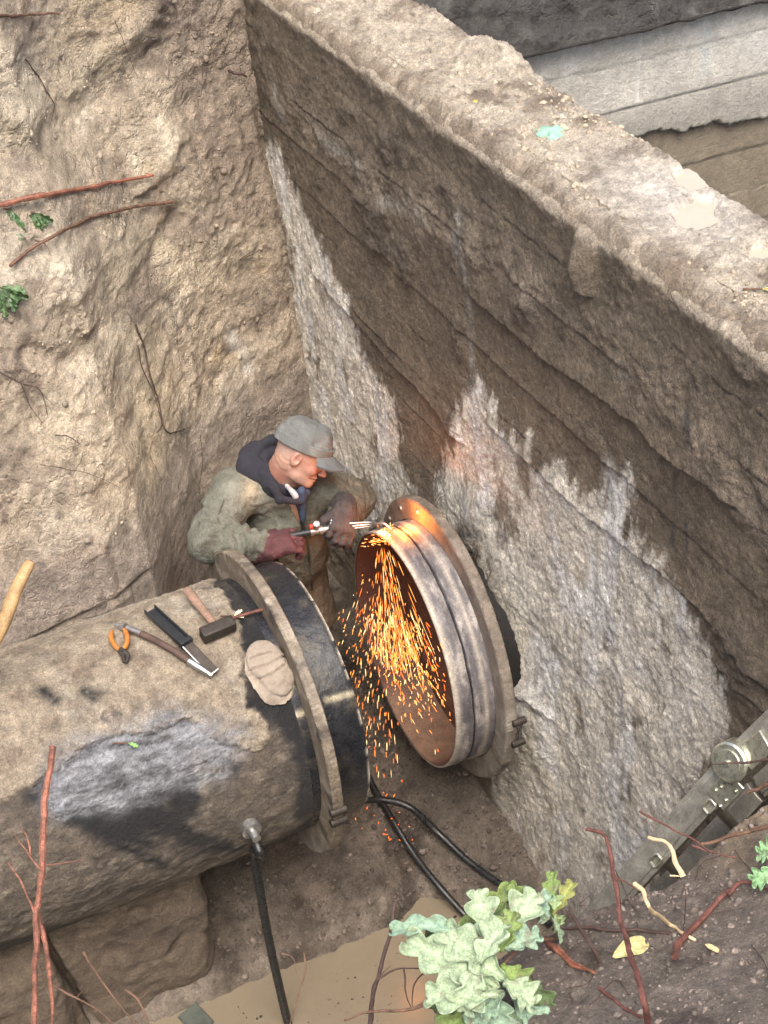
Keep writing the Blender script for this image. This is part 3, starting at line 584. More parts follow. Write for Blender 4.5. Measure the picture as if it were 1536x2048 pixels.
n = 4500; q = np.c_[RS.uniform(.05, .43, n), RS.uniform(-2.4, 1.9, n), np.zeros(n)]; k = (fbm(q, 3, 3, .5, 2) > -.1) & (np.hypot((q[:, 0]-.28), (q[:, 1]+.75)/1.8) > .22); q = q[k]
q[:, 2] = 2.088+RS.uniform(-.008, .012, len(q)); clods('mud_crumbs', q, RS.lognormal(-5.45, .5, len(q)), shade(len(q), (.50, .41, .295)))
n = 5200; q = np.c_[RS.uniform(-1.6, -.2, n), RS.uniform(-3.0, -2.15, n), np.zeros(n)]; q[:, 2] = [nearz(a, b) for a, b in q[:, :2]]; q = q[q[:, 2] > 1.1]
clods('soil_crumbs', q, RS.lognormal(-5.8, .5, len(q)), shade(len(q), (.20, .165, .14), .5))
n = 3500; q = np.c_[RS.uniform(-1.35, -.02, n), RS.uniform(-.5, 1.0, n)]
FX = spaced((-6, -2.4, .05), (-2.4, .12, .0105)); FY = spaced((-3.4, -1.2, .05), (-1.2, 1.9, .0105)); FZ = zf.reshape(len(FX), len(FY))
q = np.c_[q, FZ[np.searchsorted(FX, q[:, 0]), np.searchsorted(FY, q[:, 1])]]; q = q[q[:, 2] > WL+.01]
clods('mud_crumbs', q, RS.lognormal(-5.3, .5, len(q)), shade(len(q), (.16, .13, .11), .5))
n = 4500; q = np.c_[RS.uniform(-2.4, .1, n), RS.uniform(.5, 2.9, n)]; ix = np.searchsorted(BX, q[:, 0]); iz = np.searchsorted(BZ, q[:, 1])
q = np.c_[q[:, 0], BY[ix, iz]-.0, q[:, 1]]; k = fbm(q, 2.5, 3, .5, 8) > .08; q = q[k]; cbk = col.reshape(len(BX), len(BZ), 3)[ix[k], iz[k]]
clods('soil_crumbs', q, RS.lognormal(-5.3, .5, len(q)), cbk*(1+RS.uniform(-.4, -.1, (len(q), 1))))
#@@OBJECTS
# ================================================================ THE TWO PIPE ENDS
def lathe(name, prof, nth, fn=None, m=None, parent=None, colfn=None, axis=None, org=(0, 0, 0), close=False):
    """prof: list of (x, r) densified by the caller; fn(P, x, th, r) -> displaced r ; colfn -> rgba"""
    prof = np.array(prof, float); th = np.linspace(0, 2*math.pi, nth, endpoint=False)
    Xp, T = [q.ravel() for q in np.meshgrid(prof[:, 0], th, indexing='ij')]; R = np.repeat(prof[:, 1], nth)
    Q = np.stack([Xp, R*np.cos(T), R*np.sin(T)], 1)
    if fn is not None:
        R2 = fn(Q, Xp, T, R); Q = np.stack([Xp, R2*np.cos(T), R2*np.sin(T)], 1)
    c = colfn(Q, Xp, T, R) if colfn else None
    if axis is not None: Q = Q @ np.array(axis).T
    Q = Q + np.array(org)
    F = gridF(len(prof), nth, True, flip=True)
    if close: F = np.concatenate([F, np.stack([(len(prof)-1)*nth+np.arange(nth), (len(prof)-1)*nth+(np.arange(nth)+1) % nth, (np.arange(nth)+1) % nth, np.arange(nth)], 1)[:, ::-1]])
    o = mesh(name, Q, F, m, None, c)
    o.data.set_sharp_from_angle(angle=math.radians(40))
    if parent: child(o, parent)
    return o
def dens(pts, h):
    out = []
    for a, b in zip(pts[:-1], pts[1:]):
        n = max(1, int(math.hypot(b[0]-a[0], b[1]-a[1])/h)); out += [(a[0]+(b[0]-a[0])*i/n, a[1]+(b[1]-a[1])*i/n) for i in range(n)]
    return out + [pts[-1]]

# left main with its mud-caked skin
MR = .5
LP = empty('main_pipe', (-1.6, 0, 0)); tag(LP, 'large black steel main caked with mud on top, lying in the left of the pit', 'pipe')
def thx(px):
    p = oncyl(px, .51); t = math.atan2(p[2], p[1]); return (t if t > -1.58 else t+2*math.pi, p[0])
mudpoly = [thx(p) for p in ((-60, 1345), (100, 1285), (300, 1225), (440, 1188), (478, 1210), (486, 1262), (492, 1330), (500, 1400), (530, 1440), (545, 1475), (520, 1500), (440, 1475), (380, 1450), (330, 1450), (210, 1475), (120, 1530), (60, 1570), (-60, 1640))]
mudpoly = [(t-.7 if i < 5 else t, x) for i, (t, x) in enumerate(mudpoly)]
mudpoly += [(1.0, -2.9)]; mudpoly = [mudpoly[-1]] + [(.1, -2.9)] + mudpoly[:-1]
browns = [([thx(p) for p in ((545, 1470), (572, 1540), (578, 1600), (572, 1675), (430, 1735), (300, 1790), (100, 1850), (-60, 1900), (-60, 1600), (60, 1590), (100, 1640), (200, 1680), (340, 1690), (420, 1600), (400, 1520), (500, 1490))])]
def mudmask(Q, X_, T):
    Tm = np.where(T > 4.7, T-2*math.pi, T); W = np.stack([X_, Tm*.5, T*0], 1)
    a = polysd(Tm*.5, X_, [(t*.5, x) for t, x in mudpoly]) + .085*fbm(W, 6, 6, .65, 3)
    b = polysd(Tm*.5, X_, [(t*.5, x) for t, x in browns[0]]) - .02 + .09*fbm(W, 6, 5, .65, 4)
    return 1-sm(-.012, .01, a), (1-sm(-.02, .03, b)), W, Tm
def pipe_r(Q, X_, T, R):
    m1, m2, W, Tm = mudmask(Q, X_, T); Ww = warp(W, 4, .04, 1)
    r = R + m1*(.010+.008*rid(Ww, 18, 4, .6, 5)+.009*fbm(W, 45, 4, .65, 6)+.006*fbm(W, 5, 3, .5, 7)) + m2*(.003+.0035*rid(Ww, 20, 3, .5, 8)+.0015*fbm(W, 60, 2, .5, 8))
    # wrinkles and slack folds of the bitumen skin
    fold = sm(-.9, -1.35, X_)*(1-m1*.8)
    r += fold*(.009*rid(Ww*np.array([1, 1.6, 1], np.float32), 9, 4, .5, 9) + .004*fbm(W, 22, 3, .5, 10))
    return r
def pipe_c(Q, X_, T, R):
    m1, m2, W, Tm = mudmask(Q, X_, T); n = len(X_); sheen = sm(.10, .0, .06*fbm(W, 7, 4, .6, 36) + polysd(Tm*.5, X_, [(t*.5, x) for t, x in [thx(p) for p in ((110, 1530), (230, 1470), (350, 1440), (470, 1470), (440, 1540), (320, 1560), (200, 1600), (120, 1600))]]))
    Ws_ = warp(W, 5, .05, 2)
    c = np.tile(np.array([.016, .016, .018]), (n, 1)); c = mixc(c, (.06, .05, .04), sm(.0, .35, fbm(W, 9, 5, .6, 11)))
    c = mixc(c, (.17, .138, .105), m2*np.clip(.85+1.2*fbm(W, 7, 5, .65, 12), 0, 1)); c = mixc(c, (.33, .285, .22), m2*sm(.05, .35, fbm(W*np.array([1, 2.2, 1], np.float32), 9, 5, .65, 19))*.7); mud = np.tile(np.array([.45, .375, .275]), (n, 1))
    mud = mixc(mud, (.30, .235, .17), sm(-.05, .4, fbm(W, 9, 5, .65, 13))); mud = mixc(mud, (.56, .51, .42), sm(.0, .45, fbm(W, 4, 4, .6, 14))*.7)
    mud = mixc(mud, (.14, .12, .10), sm(.30, .42, fbm(W, 7, 5, .65, 15))*.9)
    c = c*(1-m1[:, None]) + mud*m1[:, None]
    bl = sm(.03, -.03, polysd(Tm*.5, X_, [(t*.5, x) for t, x in [thx(p) for p in ((95, 1590), (200, 1600), (290, 1580), (345, 1620), (400, 1680), (430, 1710), (340, 1700), (230, 1680), (130, 1640))]])+.09*fbm(W, 8, 5, .65, 41)); bl = bl*np.clip(.55+2.6*fbm(Ws_*np.array([.4, 1.4, 1], np.float32), 16, 5, .65, 43), 0, 1); c = mixc(c, (.012, .012, .013), bl)
    for pts in (((60, 1590), (180, 1640), (300, 1690)), ((180, 1600), (300, 1640), (400, 1690), (480, 1700)), ((290, 1560), (380, 1620)), ((320, 1640), (460, 1690)), ((120, 1620), (260, 1700), (330, 1730)), ((80, 1380), (110, 1400)), ((420, 1500), (470, 1540)), ((190, 1395), (170, 1385))):
        q = [thx(p) for p in pts]; k = np.exp(-(linesd(Tm*.5+.008*fbm(W, 20, 3, .6, 16), X_, [(t*.5, x) for t, x in q])/.026)**2)*np.clip(1.1+1.3*fbm(W, 25, 3, .6, 17), 0, 1); c = mixc(c, (.012, .012, .014), k)
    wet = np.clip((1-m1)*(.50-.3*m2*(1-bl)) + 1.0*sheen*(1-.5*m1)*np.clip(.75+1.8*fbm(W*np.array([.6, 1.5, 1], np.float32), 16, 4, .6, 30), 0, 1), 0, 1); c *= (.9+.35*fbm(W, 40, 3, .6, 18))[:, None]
    c = mixc(c, (.27, .28, .30), sheen*np.clip(.75+1.4*fbm(Ws_*np.array([.35, 1.3, 1], np.float32), 30, 5, .65, 20), 0, 1)*.9)  # pale grey sky reflection painted into the skin colour
    return np.concatenate([c, wet[:, None]], 1)
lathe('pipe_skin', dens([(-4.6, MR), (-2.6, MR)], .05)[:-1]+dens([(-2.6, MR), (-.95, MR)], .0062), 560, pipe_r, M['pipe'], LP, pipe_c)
# bare bitumen-coated end
def band_c(Q, X_, T, R):
    Tm = np.where(T > 4.7, T-2*math.pi, T); W = np.stack([X_, Tm*.5, T*0], 1); n = len(X_); c = np.tile(np.array([.017, .018, .021]), (n, 1))
    c = mixc(c, (.07, .06, .045), sm(.05, .45, fbm(W, 10, 5, .6, 21))*.8); c = mixc(c, (.14, .105, .07), sm(-.1, -.6, Q[:, 2]+.1*fbm(W, 6, 4, .6, 24))*.8)
    for pts in (((570, 1440), (622, 1420)), ((655, 1400), (720, 1383))):
        q = [thx(p) for p in pts]; k = np.exp(-(linesd(Tm*.5, X_, [(t*.5, x) for t, x in q])/.011)**2); c = mixc(c, (.36, .32, .22), k*np.clip(.9+fbm(W, 30, 3, .6, 22), 0, 1))
    e = np.exp(-((X_+.723)/.006)**2)*sm(-.25, .1, fbm(W, 20, 3, .6, 23)); c = mixc(c, (.45, .41, .34), e)
    e2 = sm(.1, .4, fbm(W, 6, 4, .6, 25))*sm(-.98, -1.06, X_); c = mixc(c, (.34, .28, .19), e2)
    return np.concatenate([c, np.clip(.55+.5*fbm(W, 7, 3, .5, 26), 0, 1)[:, None]], 1)
def band_r(Q, X_, T, R):
    W = np.stack([X_, T*.5, T*0], 1); return R + .002*fbm(W, 12, 3, .5, 27) + .0012*rid(W, 30, 2, .5, 28)
lathe('pipe_end', dens([(-.955, MR-.002), (-.866, MR-.002)], .008), 420, band_r, M['bitumen'], LP, band_c)
lathe('collar', dens([(-.868, .47), (-.868, .503), (-.735, .505), (-.722, .500), (-.722, .474), (-.90, .470)], .008), 420, band_r, M['bitumen'], LP, band_c)
lathe('inner_wall', dens([(-.90, .472), (-.90, .468), (-1.5, .466), (-3.0, .466), (-4.6, .466)], .1), 96, None, M['rust'], LP)
def fl_c(Q, X_, T, R):
    n = len(X_); W = Q.astype(np.float32); c = np.tile(np.array([.17, .14, .105]), (n, 1)); c = mixc(c, (.05, .042, .036), sm(-.05, .4, fbm(W, 8, 5, .6, 31))); c = mixc(c, (.33, .29, .225), sm(.0, .45, fbm(W, 12, 4, .6, 32))*.8)
    c = mixc(c, (.33, .31, .28), sm(-.2, -.5, Q[:, 2])*.6); return np.concatenate([c, np.clip(.4+fbm(W, 6, 3, .5, 33), 0, 1)[:, None]], 1)
def fl_r(Q, X_, T, R):
    W = np.stack([X_*1.0, R*np.cos(T), R*np.sin(T)], 1); return R + (.004*fbm(W, 10, 3, .6, 34)+.0035*rid(W, 55, 3, .6, 35))*(R > .57)
o = lathe('backing_flange', dens([(-.875, .497), (-.875, .598), (-.879, .603), (-.912, .603), (-.917, .598), (-.917, .497), (-.875, .497)], .008), 900, fl_r, M['flange'], LP, fl_c)
g = MB()
for px in ((686, 1610), (688, 1632)):
    p = un(px, 'x', -.872); a = math.atan2(p[2], p[1]); g = MB(); q = np.array([-.90, .606*math.cos(a), .606*math.sin(a)])
    g.tube([q-np.array([.03, 0, 0]), q+np.array([.03, 0, 0])], .016, 10); g.build('lug', M['dark'], LP)
g = MB()
p = oncyl((497, 1648), .50); nv = np.array([0, p[1], p[2]])/.5
g.tube([p-nv*.01, p+nv*.035, p+nv*.04], [.038, .038, .030], 14); g.tube([p+nv*.04, p+nv*.075], [.017, .017], 10)
g.build('drain_spigot', M['steel'], LP)

# right stub, its flange and the ring it is being cut on
def frame(yaw, pitch=0): 
    c, s = math.cos(yaw), math.sin(yaw); A = np.array([[c, s, 0], [-s, c, 0], [0, 0, 1.]])   # columns are the local axes
    return A
SA = frame(math.radians(2.6)); SO = np.array([0., 0, 0])
SP = empty('stub_pipe', (-.2, 0, 0)); tag(SP, 'open steel pipe stub with a dusty flange standing out of the concrete wall', 'pipe')
R0 = .487
def stub_r(Q, X_, T, R):
    W = np.stack([X_, R*np.cos(T), R*np.sin(T)], 1); gx = -.243 + .006*np.sin(T*1.3+1) + .004*fbm(W*np.array([0, 1, 1]), 5, 4, .6, 41)
    vis = (R > .47); gw = .0042*(.55+.9*np.clip(fbm(W*np.array([0, 1, 1]), 8, 3, .5, 42)+.4, 0, 1.2))
    return R + vis*(.0022*fbm(W, 9, 4, .6, 43) + .004*np.exp(-((X_+.275)/.018)**2) - .014*np.exp(-((X_-gx)/gw)**4)+.004*sm(-.218, -.208, X_))
def stub_c(Q, X_, T, R):
    n = len(X_); W = np.stack([X_, R*np.cos(T), R*np.sin(T)], 1).astype(np.float32); Ws = W*np.array([.5, 1, 1], np.float32)
    c = np.tile(np.array([.12, .11, .112]), (n, 1)); c = mixc(c, (.34, .31, .28), sm(-.05, .35, fbm(W*np.array([2.5, 1, 1], np.float32), 7, 5, .65, 44))*.8)
    c = mixc(c, (.06, .055, .065), sm(-.05, .3, fbm(W*np.array([3.5, .8, .8], np.float32), 8, 5, .65, 45))*.8); c = mixc(c, (.44, .39, .32), np.exp(-((X_+.318)/.014)**2)*.8)
    c = mixc(c, (.42, .37, .31), np.exp(-((X_+.20)/.010)**2)*.6)
    gx = -.243 + .006*np.sin(T*1.3+1) + .004*fbm(W*np.array([0, 1, 1]), 5, 4, .6, 41); c = mixc(c, (.012, .014, .022), np.exp(-((X_-gx)/.0042)**4))
    ins = (R < .478); ci = np.tile(np.array([.085, .040, .030]), (n, 1)); ci = mixc(ci, (.055, .032, .028), sm(0, .4, fbm(W, 6, 4, .6, 46)))
    ci = mixc(ci, (.20, .13, .09), sm(-.36, -.44, Q[:, 2]+.03*fbm(W, 8, 3, .6, 47))*.9)
    c = np.where(ins[:, None], ci, c); return np.concatenate([c, np.where(ins, .2, .35)[:, None]], 1)
lathe('stub_wall', dens([(-.10, .470), (-.322, .470)], .012)[:-1]+dens([(-.322, .470), (-.325, .474), (-.325, .484), (-.322, R0)], .003)[:-1]+dens([(-.322, R0), (-.125, R0)], .0026), 560, stub_r, M['flange'], SP, stub_c, SA, SO)
def sf_c(Q, X_, T, R):
    n = len(X_); W = Q.astype(np.float32); c = np.tile(np.array([.19, .165, .135]), (n, 1)); c = mixc(c, (.06, .05, .042), sm(.0, .4, fbm(W, 7, 5, .6, 51))); c = mixc(c, (.36, .32, .27), sm(.0, .5, fbm(W, 9, 4, .6, 52))*.8)
    c = mixc(c, (.13, .10, .075), sm(-.1, .5, Q[:, 2]+.2*fbm(W, 5, 3, .5, 53))*.6); return np.concatenate([c, np.full((n, 1), .25)], 1)
lathe('stub_flange', dens([(-.165, .494), (-.165, .574), (-.160, .580), (-.125, .580), (-.120, .575), (-.120, .494), (-.165, .494)], .008), 900, fl_r, M['flange'], SP, sf_c, SA, SO)
def gap_shade_c(Q, X_, T, R): return np.tile(np.array([.006, .005, .004, .0]), (len(X_), 1))  # near-black colour stands in for shade in the gap behind the flange
lathe('casing', dens([(-.13, .40), (.6, .40)], .1), 120, None, M['flange'], SP, gap_shade_c, SA, SO)
lathe('inner_casing', dens([(.6, .396), (-.13, .396), (-.13, .472)], .1), 120, None, M['rust'], SP, None, SA, SO)
for k, px in enumerate(((1012, 1405), (1012, 1440))):
    p = un(px, 'x', -.13); a = math.atan2(p[2], p[1]); g = MB(); q = np.array([-.142, .582*math.cos(a), .592*math.sin(a)])
    g.tube([q-np.array([.026, 0, 0]), q+np.array([.026, 0, 0])], .014, 10); g.build('lug', M['dark'], SP)
for ang in np.radians([72, 52, 33, 15, -3, -22, -42, -60]):          # weld spatter and old bolt holes filled with clay
    g = MB(); c_ = np.array([-.166, .54*math.cos(ang), .54*math.sin(ang)]) @ SA.T
    g.tube([c_, c_+np.array([-.006, 0, 0])], [.014, .010], 9); g.build('bolt_stub', M['steel'], SP)

# ================================================================ THE WORKER
MAN = empty('person', (-.6, .75, -.85))
tag(MAN, 'worker in grey cap and khaki jacket leaning over the main with a cutting torch', 'person')
hc = un((606, 903), 'y', .55)
Fd = nrm(CAMX*.90 + CAMD*.50 + CAMF*.06); Ud = np.array([0, 0, 1.])*1. ; Ud = nrm(-CAMD*.84 + CAMX*.50 + CAMF*-.25); Ud = nrm(Ud - Fd*(Ud@Fd)); Sd = np.cross(Ud, Fd)
if Sd @ CAMF > 0: Sd = -Sd
HA = np.array([Fd, Ud, Sd])
nb = un((553, 962), 'y', .63)                     # base of the neck
rsh, lsh = un((468, 985), 'y', .66), un((652, 985), 'y', .60)
relb, rwr = un((418, 1083), 'y', .50), un((520, 1090), 'y', .40)
lelb, lwr = un((708, 1000), 'y', .62), un((688, 1028), 'y', .43)
chest = (rsh+lsh)/2*.75 + un((580, 1060), 'y', .72)*.25; pelvis = un((560, 1170), 'y', .84)
kn = [np.array([-.72, .62, -.45]), np.array([-.42, .66, -.45])]; ft = [np.array([-.74, .78, -.86]), np.array([-.42, .80, -.86])]
def L(q): return hc + HA.T @ np.array(q, float)
def head_f(P):
    q = ((P-hc.astype(np.float32)) @ HA.T.astype(np.float32))
    d = ell_(q, (-.012, .016, 0), (.098, .088, .074)); d = smin(d, ell_(q, (.03, -.042, 0), (.062, .074, .056)), .03)
    d = smin(d, cap_(q, (.020, -.088, .034), (.072, -.100, .010), .022, .020), .025); d = smin(d, cap_(q, (.020, -.088, -.034), (.072, -.100, -.010), .022, .020), .025)
    d = smin(d, cap_(q, (.084, .010, -.030), (.084, .010, .030), .012), .012)
    for s in (-1, 1): d = smax(d, -ell_(q, (.096, -.014, s*.030), (.013, .012, .017)), .012)
    for s in (-1, 1): d = smin(d, ell_(q, (.076, -.015, s*.030), (.013, .011, .013)), .003)
    for s in (-1, 1): d = smin(d, ell_(q, (.062, -.040, s*.038), (.022, .018, .014)), .016)
    d = smin(d, cap_(q, (.088, .000, 0), (.112, -.040, 0), .008, .011), .010); d = smin(d, ell_(q, (.113, -.042, 0), (.013, .010, .013)), .006)
    for s in (-1, 1): d = smin(d, ell_(q, (.102, -.046, s*.011), (.010, .007, .008)), .004)
    d = smin(d, ell_(q, (.088, -.068, 0), (.013, .006, .022)), .006); d = smin(d, ell_(q, (.086, -.080, 0), (.013, .006, .019)), .005)
    d = smax(d, -ell_(q, (.103, -.0740, 0), (.016, .0018, .022)), .003)
    for s in (-1, 1):
        e = ell_(q, (-.008, -.020, s*.073), (.020, .032, .012)); e = smax(e, -ell_(q, (-.003, -.017, s*.083), (.012, .020, .009)), .004); e = smin(e, cap_(q, (.006, -.022, s*.070), (.006, -.014, s*.074), .005), .004); d = smin(d, e, .008)
    n0 = HA @ (nb-hc); d = smin(d, cap_(q, (-.035, -.05, 0), tuple(n0), .060, .066), .028); d = smin(d, cap_(q, (.015, -.085, 0), tuple(n0+np.array([.05, 0, 0])), .030, .05), .03)
    d = d + .0012*fbm(q, 45, 3, .5, 2) + .0008*np.sin(q[:, 1]*260+6*fbm(q, 20, 2, .5, 3))*np.exp(-np.hypot(q[:, 0]+.05, q[:, 1]+.07)**2/.0016)
    return d
def body_f(P):
    d = head_f(P)
    d = smin(d, cap_(P, nb, chest, .075, .10), .04); d = smin(d, cap_(P, rsh, lsh, .055), .05); d = smin(d, cap_(P, chest, pelvis, .12, .125), .05)
    for a, b, c in ((rsh, relb, rwr), (lsh, lelb, lwr)): d = smin(d, cap_(P, a, b, .045, .036), .02); d = smin(d, cap_(P, b, c, .036, .024), .015)
    return d
V, F = nets(body_f, (-1.02, .28, -.10), (-.16, 1.02, .86), .0066)
# finer head: rebuild the region above the collar from the same field, then weld into one figure by meshing legs in the same field
def full_f(P):
    d = body_f(P)
    for k, f_ in zip(kn, ft): d = smin(d, cap_(P, pelvis, k, .085, .055), .03); d = smin(d, cap_(P, k, f_, .055, .038), .02)
    return d
V, F = nets(head_f, tuple(hc-np.array([.20, .19, .25])), tuple(hc+np.array([.17, .19, .16])), .0031)
q = (V-hc) @ HA.T
skin = np.tile(np.array([.38, .225, .165]), (len(V), 1))
skin = mixc(skin, (.33, .165, .13), np.clip(np.exp(-(np.linalg.norm(q-np.array([.10, -.04, 0]), axis=1)/.035)**2) + .8*np.exp(-(np.hypot(q[:, 0]-.06, q[:, 1]+.035)/.035)**2) + .6*np.exp(-(np.hypot(q[:, 0]+.008, q[:, 1]+.02)/.03)**2), 0, 1)*.85)
skin = mixc(skin, (.33, .15, .11), sm(-.06, -.12, q[:, 1])*sm(.03, -.03, q[:, 0])*.8)
skin = mixc(skin, (.21, .17, .145), np.exp(-(np.hypot(q[:, 0]-.05, q[:, 1]+.09)/.032)**2)*.55)
hair = sm(.0, .02, q[:, 1]+.45*(q[:, 0]+.01)*-1-.0+.01*fbm(q, 30, 3, .6, 3))*sm(.05, .02, q[:, 0]); hair = np.maximum(hair*.6, sm(-.02, -.06, q[:, 0])*sm(-.055, -.02, q[:, 1])*.55)
skin = mixc(skin, (.24, .19, .155), hair); skin = mixc(skin, (.10, .05, .04), np.exp(-(np.abs(q[:, 1]+.0735)/.0028)**2)*(q[:, 0] > .07)*.8)
skin = mixc(skin, (.16, .09, .07), np.exp(-(np.hypot(q[:, 0]-.088, (q[:, 1]+.013)*1.6)/.010)**2)*.8)
skin = mixc(skin, (.22, .16, .13), np.exp(-(np.hypot((q[:, 0]-.084)/1.5, q[:, 1]-.008)/.007)**2)*.6)
skin = mixc(skin, (.25, .10, .08), np.exp(-(np.hypot(q[:, 0]+.002, q[:, 1]+.016)/.010)**2)*(np.abs(q[:, 2]) > .06)*.6)
hd = mesh('body', V, F, M['skin'], col=skin); 
Vb, Fb = nets(full_f, (-1.02, .28, -.98), (-.16, 1.05, .60), .012)
# one continuous figure: head grid above the neck cut, body grid below it, joined in one mesh
keep = lambda V, F, up: F[(((V[F].mean(1)-nb) @ nrm(hc-nb) > -.012) == up)]
Fh = F[((V[F].mean(1)-nb) @ nrm(hc-nb)) > -.03]; Fl = Fb[((Vb[Fb].mean(1)-nb) @ nrm(hc-nb)) < .012]
bpy.data.objects.remove(hd)
hd = mesh('body', np.concatenate([V, Vb]), np.concatenate([Fh, Fl+len(V)]), M['skin'], col=np.concatenate([skin, np.tile([[.5, .29, .2]], (len(Vb), 1))])); child(hd, MAN)
# cap with stitched crown and curved visor
def cap_f(P):
    q = ((P-hc.astype(np.float32)) @ HA.T.astype(np.float32)); a = np.arctan2(q[:, 2], q[:, 0]+.01)
    c = ell_(q, (-.014, .040, 0), (.116, .112, .092)); c = smax(c, (q[:, 1]-.130 - .12*q[:, 0]), .020)
    c = smax(c, -(q[:, 1]-.022+.10*q[:, 0]*-1-.0), .004); c += .0045*rid(q*np.array([1, 2, 1]), 12, 3, .5, 7) + .0016*np.cos(a*6) + .003*fbm(q, 22, 3, .5, 8)
    band = np.abs(np.hypot((q[:, 0]+.012)/1.12, q[:, 2]/.875)-.1045)-.0035; band = smax(band, np.abs(q[:, 1]-.036-.10*q[:, 0])-.020, .002)
    return smin(c, band, .003)
V, F = nets(cap_f, tuple(hc-np.array([.2, .2, .12])), tuple(hc+np.array([.2, .2, .2])), .0034); q = (V-hc) @ HA.T
cc_ = np.tile(np.array([.12, .125, .12]), (len(V), 1)); cc_ = mixc(cc_, (.21, .21, .20), sm(-.1, .4, fbm(q, 14, 4, .6, 9))*.6); cc_ = mixc(cc_, (.10, .105, .10), np.exp(-(np.abs(q[:, 1]-.058-.10*q[:, 0])/.002)**2)*.7)
capo = mesh('cap', V, F, M['cap'], col=cc_); child(capo, MAN)
nu, nv = 22, 12; U_, W_ = np.meshgrid(np.linspace(-1.05, 1.05, nu), np.linspace(0, 1, nv), indexing='ij'); vis = []
for top_ in (0, 1):
    rr_ = .100 + W_*.088*np.sqrt(np.clip(1-(U_/1.12)**2, .0, 1)); an = U_*.82
    vis.append(np.stack([-.010+rr_*np.cos(an), .038+.10*(-.01)+.012*(1-top_*-.0)-W_*.030 - .030*(np.sin(an))**2*1.2 - (.0035 if top_ == 0 else 0), rr_*np.sin(an)*.92], -1).reshape(-1, 3))
V = np.concatenate(vis) @ HA + hc; n1 = nu*nv; F = [tuple(f) for f in gridF(nu, nv)] + [tuple(f[::-1]+n1) for f in gridF(nu, nv)]
for i in range(nu-1): F.append(((i+1)*nv+nv-1, i*nv+nv-1, i*nv+nv-1+n1, (i+1)*nv+nv-1+n1))
cv = np.tile(np.array([.125, .13, .125]), (2*n1, 1)); W2 = np.tile(W_.ravel(), 2); cv = mixc(cv, (.105, .11, .115), sm(.35, .6, W2+.12*fbm(V, 30, 3, .6, 1))*.8)
vz = mesh('visor', V, F, M['cap'], col=cv); vz.parent = capo; vz.matrix_parent_inverse = Matrix.Translation(-Vector(MAN.location)) if False else Matrix()
# the jacket
front = nrm(np.array([.34, -.94, .0])); hem = un((585, 1175), 'y', .78)
def fold_f(P, a, b, k, amp):     # wrinkles that run round a limb
    a = np.array(a); b = np.array(b); e = b-a; l = np.linalg.norm(e); t = ((P-a) @ e)/l/l; return amp*np.sin(t*k + 5*fbm(P, 9, 2, .5, 5))*np.clip(1-np.abs(t-.7)*1.6, 0, 1)
def jacket_f(P):
    P = P.astype(np.float32)
    t = cap_(P, nb-np.array([0, -.02, .05]), chest, .105, .150); t = smin(t, cap_(P, rsh, lsh, .076), .06); t = smin(t, ell_(P, (chest+pelvis)/2, (.185, .165, .24)), .06)
    t = smin(t, cap_(P, pelvis+np.array([.02, -.03, .02]), pelvis+np.array([.02, -.06, -.22]), .165, .19), .05)
    for a, b, c, s in ((rsh, relb, rwr, 1), (lsh, lelb, lwr, 2)):
        u = cap_(P, a, b, .084, .066) + fold_f(P, a, b, 26, .009); f_ = cap_(P, b, c, .064, .047) + fold_f(P, b, c, 34, .008); t = smin(t, smin(u, f_, .03), .035)
    t += .014*rid(P*np.array([1, 1, .7], np.float32), 6.5, 3, .5, 11)*-1 + .004*fbm(P, 16, 3, .5, 12) - .0070*rid(P, 16, 3, .6, 13) - .008*rid(P*np.array([1, 1, .55], np.float32)+.3*P[:, 2:3]*np.array([1, 0, 0], np.float32), 11, 2, .5, 17)
    t = smax(t, -(cap_(P, nb+front*.02+np.array([0, 0, .02]), nb+front*.06+np.array([0, 0, .25]), .070, .10)), .01)
    # the open front: a narrow slit running down from the throat
    zc = un((606, 1010), 'y', .46); zd = un((622, 1190), 'y', .60); side = nrm(np.cross(front, nrm(zd-zc))); e = zd-zc; tt = np.clip(((P-zc) @ e)/(e@e), -.3, 1.0)
    off = np.abs((P-zc-tt[:, None]*e) @ side); dep = (P-zc) @ front; slit = np.maximum(off-.010-.035*np.clip(.22-tt, 0, 1), -(dep+.10)); t = smax(t, -slit, .008)
    return t
V, F = nets(jacket_f, (-1.08, .24, -.32), (-.12, 1.08, .70), .0068); Vf = V.astype(np.float32)
cj = np.tile(np.array([.125, .128, .100]), (len(V), 1)); cj = mixc(cj, (.215, .215, .175), sm(-.05, .4, fbm(Vf, 5, 5, .6, 14))*.8); cj = mixc(cj, (.055, .048, .036), sm(.05, .38, fbm(Vf, 7, 5, .6, 15))*.85)
pt = un((507, 985), 'y', .55); cj = mixc(cj, (.50, .40, .27), np.exp(-(np.linalg.norm((V-pt)*np.array([1, .5, 1]), axis=1)/.045)**2)*np.clip(.8+fbm(Vf, 20, 3, .6, 16), 0, 1)*.8)
cj = mixc(cj, (.22, .125, .07), sm(.10, -.12, V[:, 2])*.4); cj = mixc(cj, (.16, .11, .07), sm(-.52, -.40, V[:, 0])*sm(.55, .3, V[:, 2])*.25)  # orange-brown torch glow painted into the lower jacket
jk = mesh('jacket', V, F, M['jacket'], col=cj); child(jk, MAN)
g = MB()   # seams: shoulder yoke, front placket, pocket flap
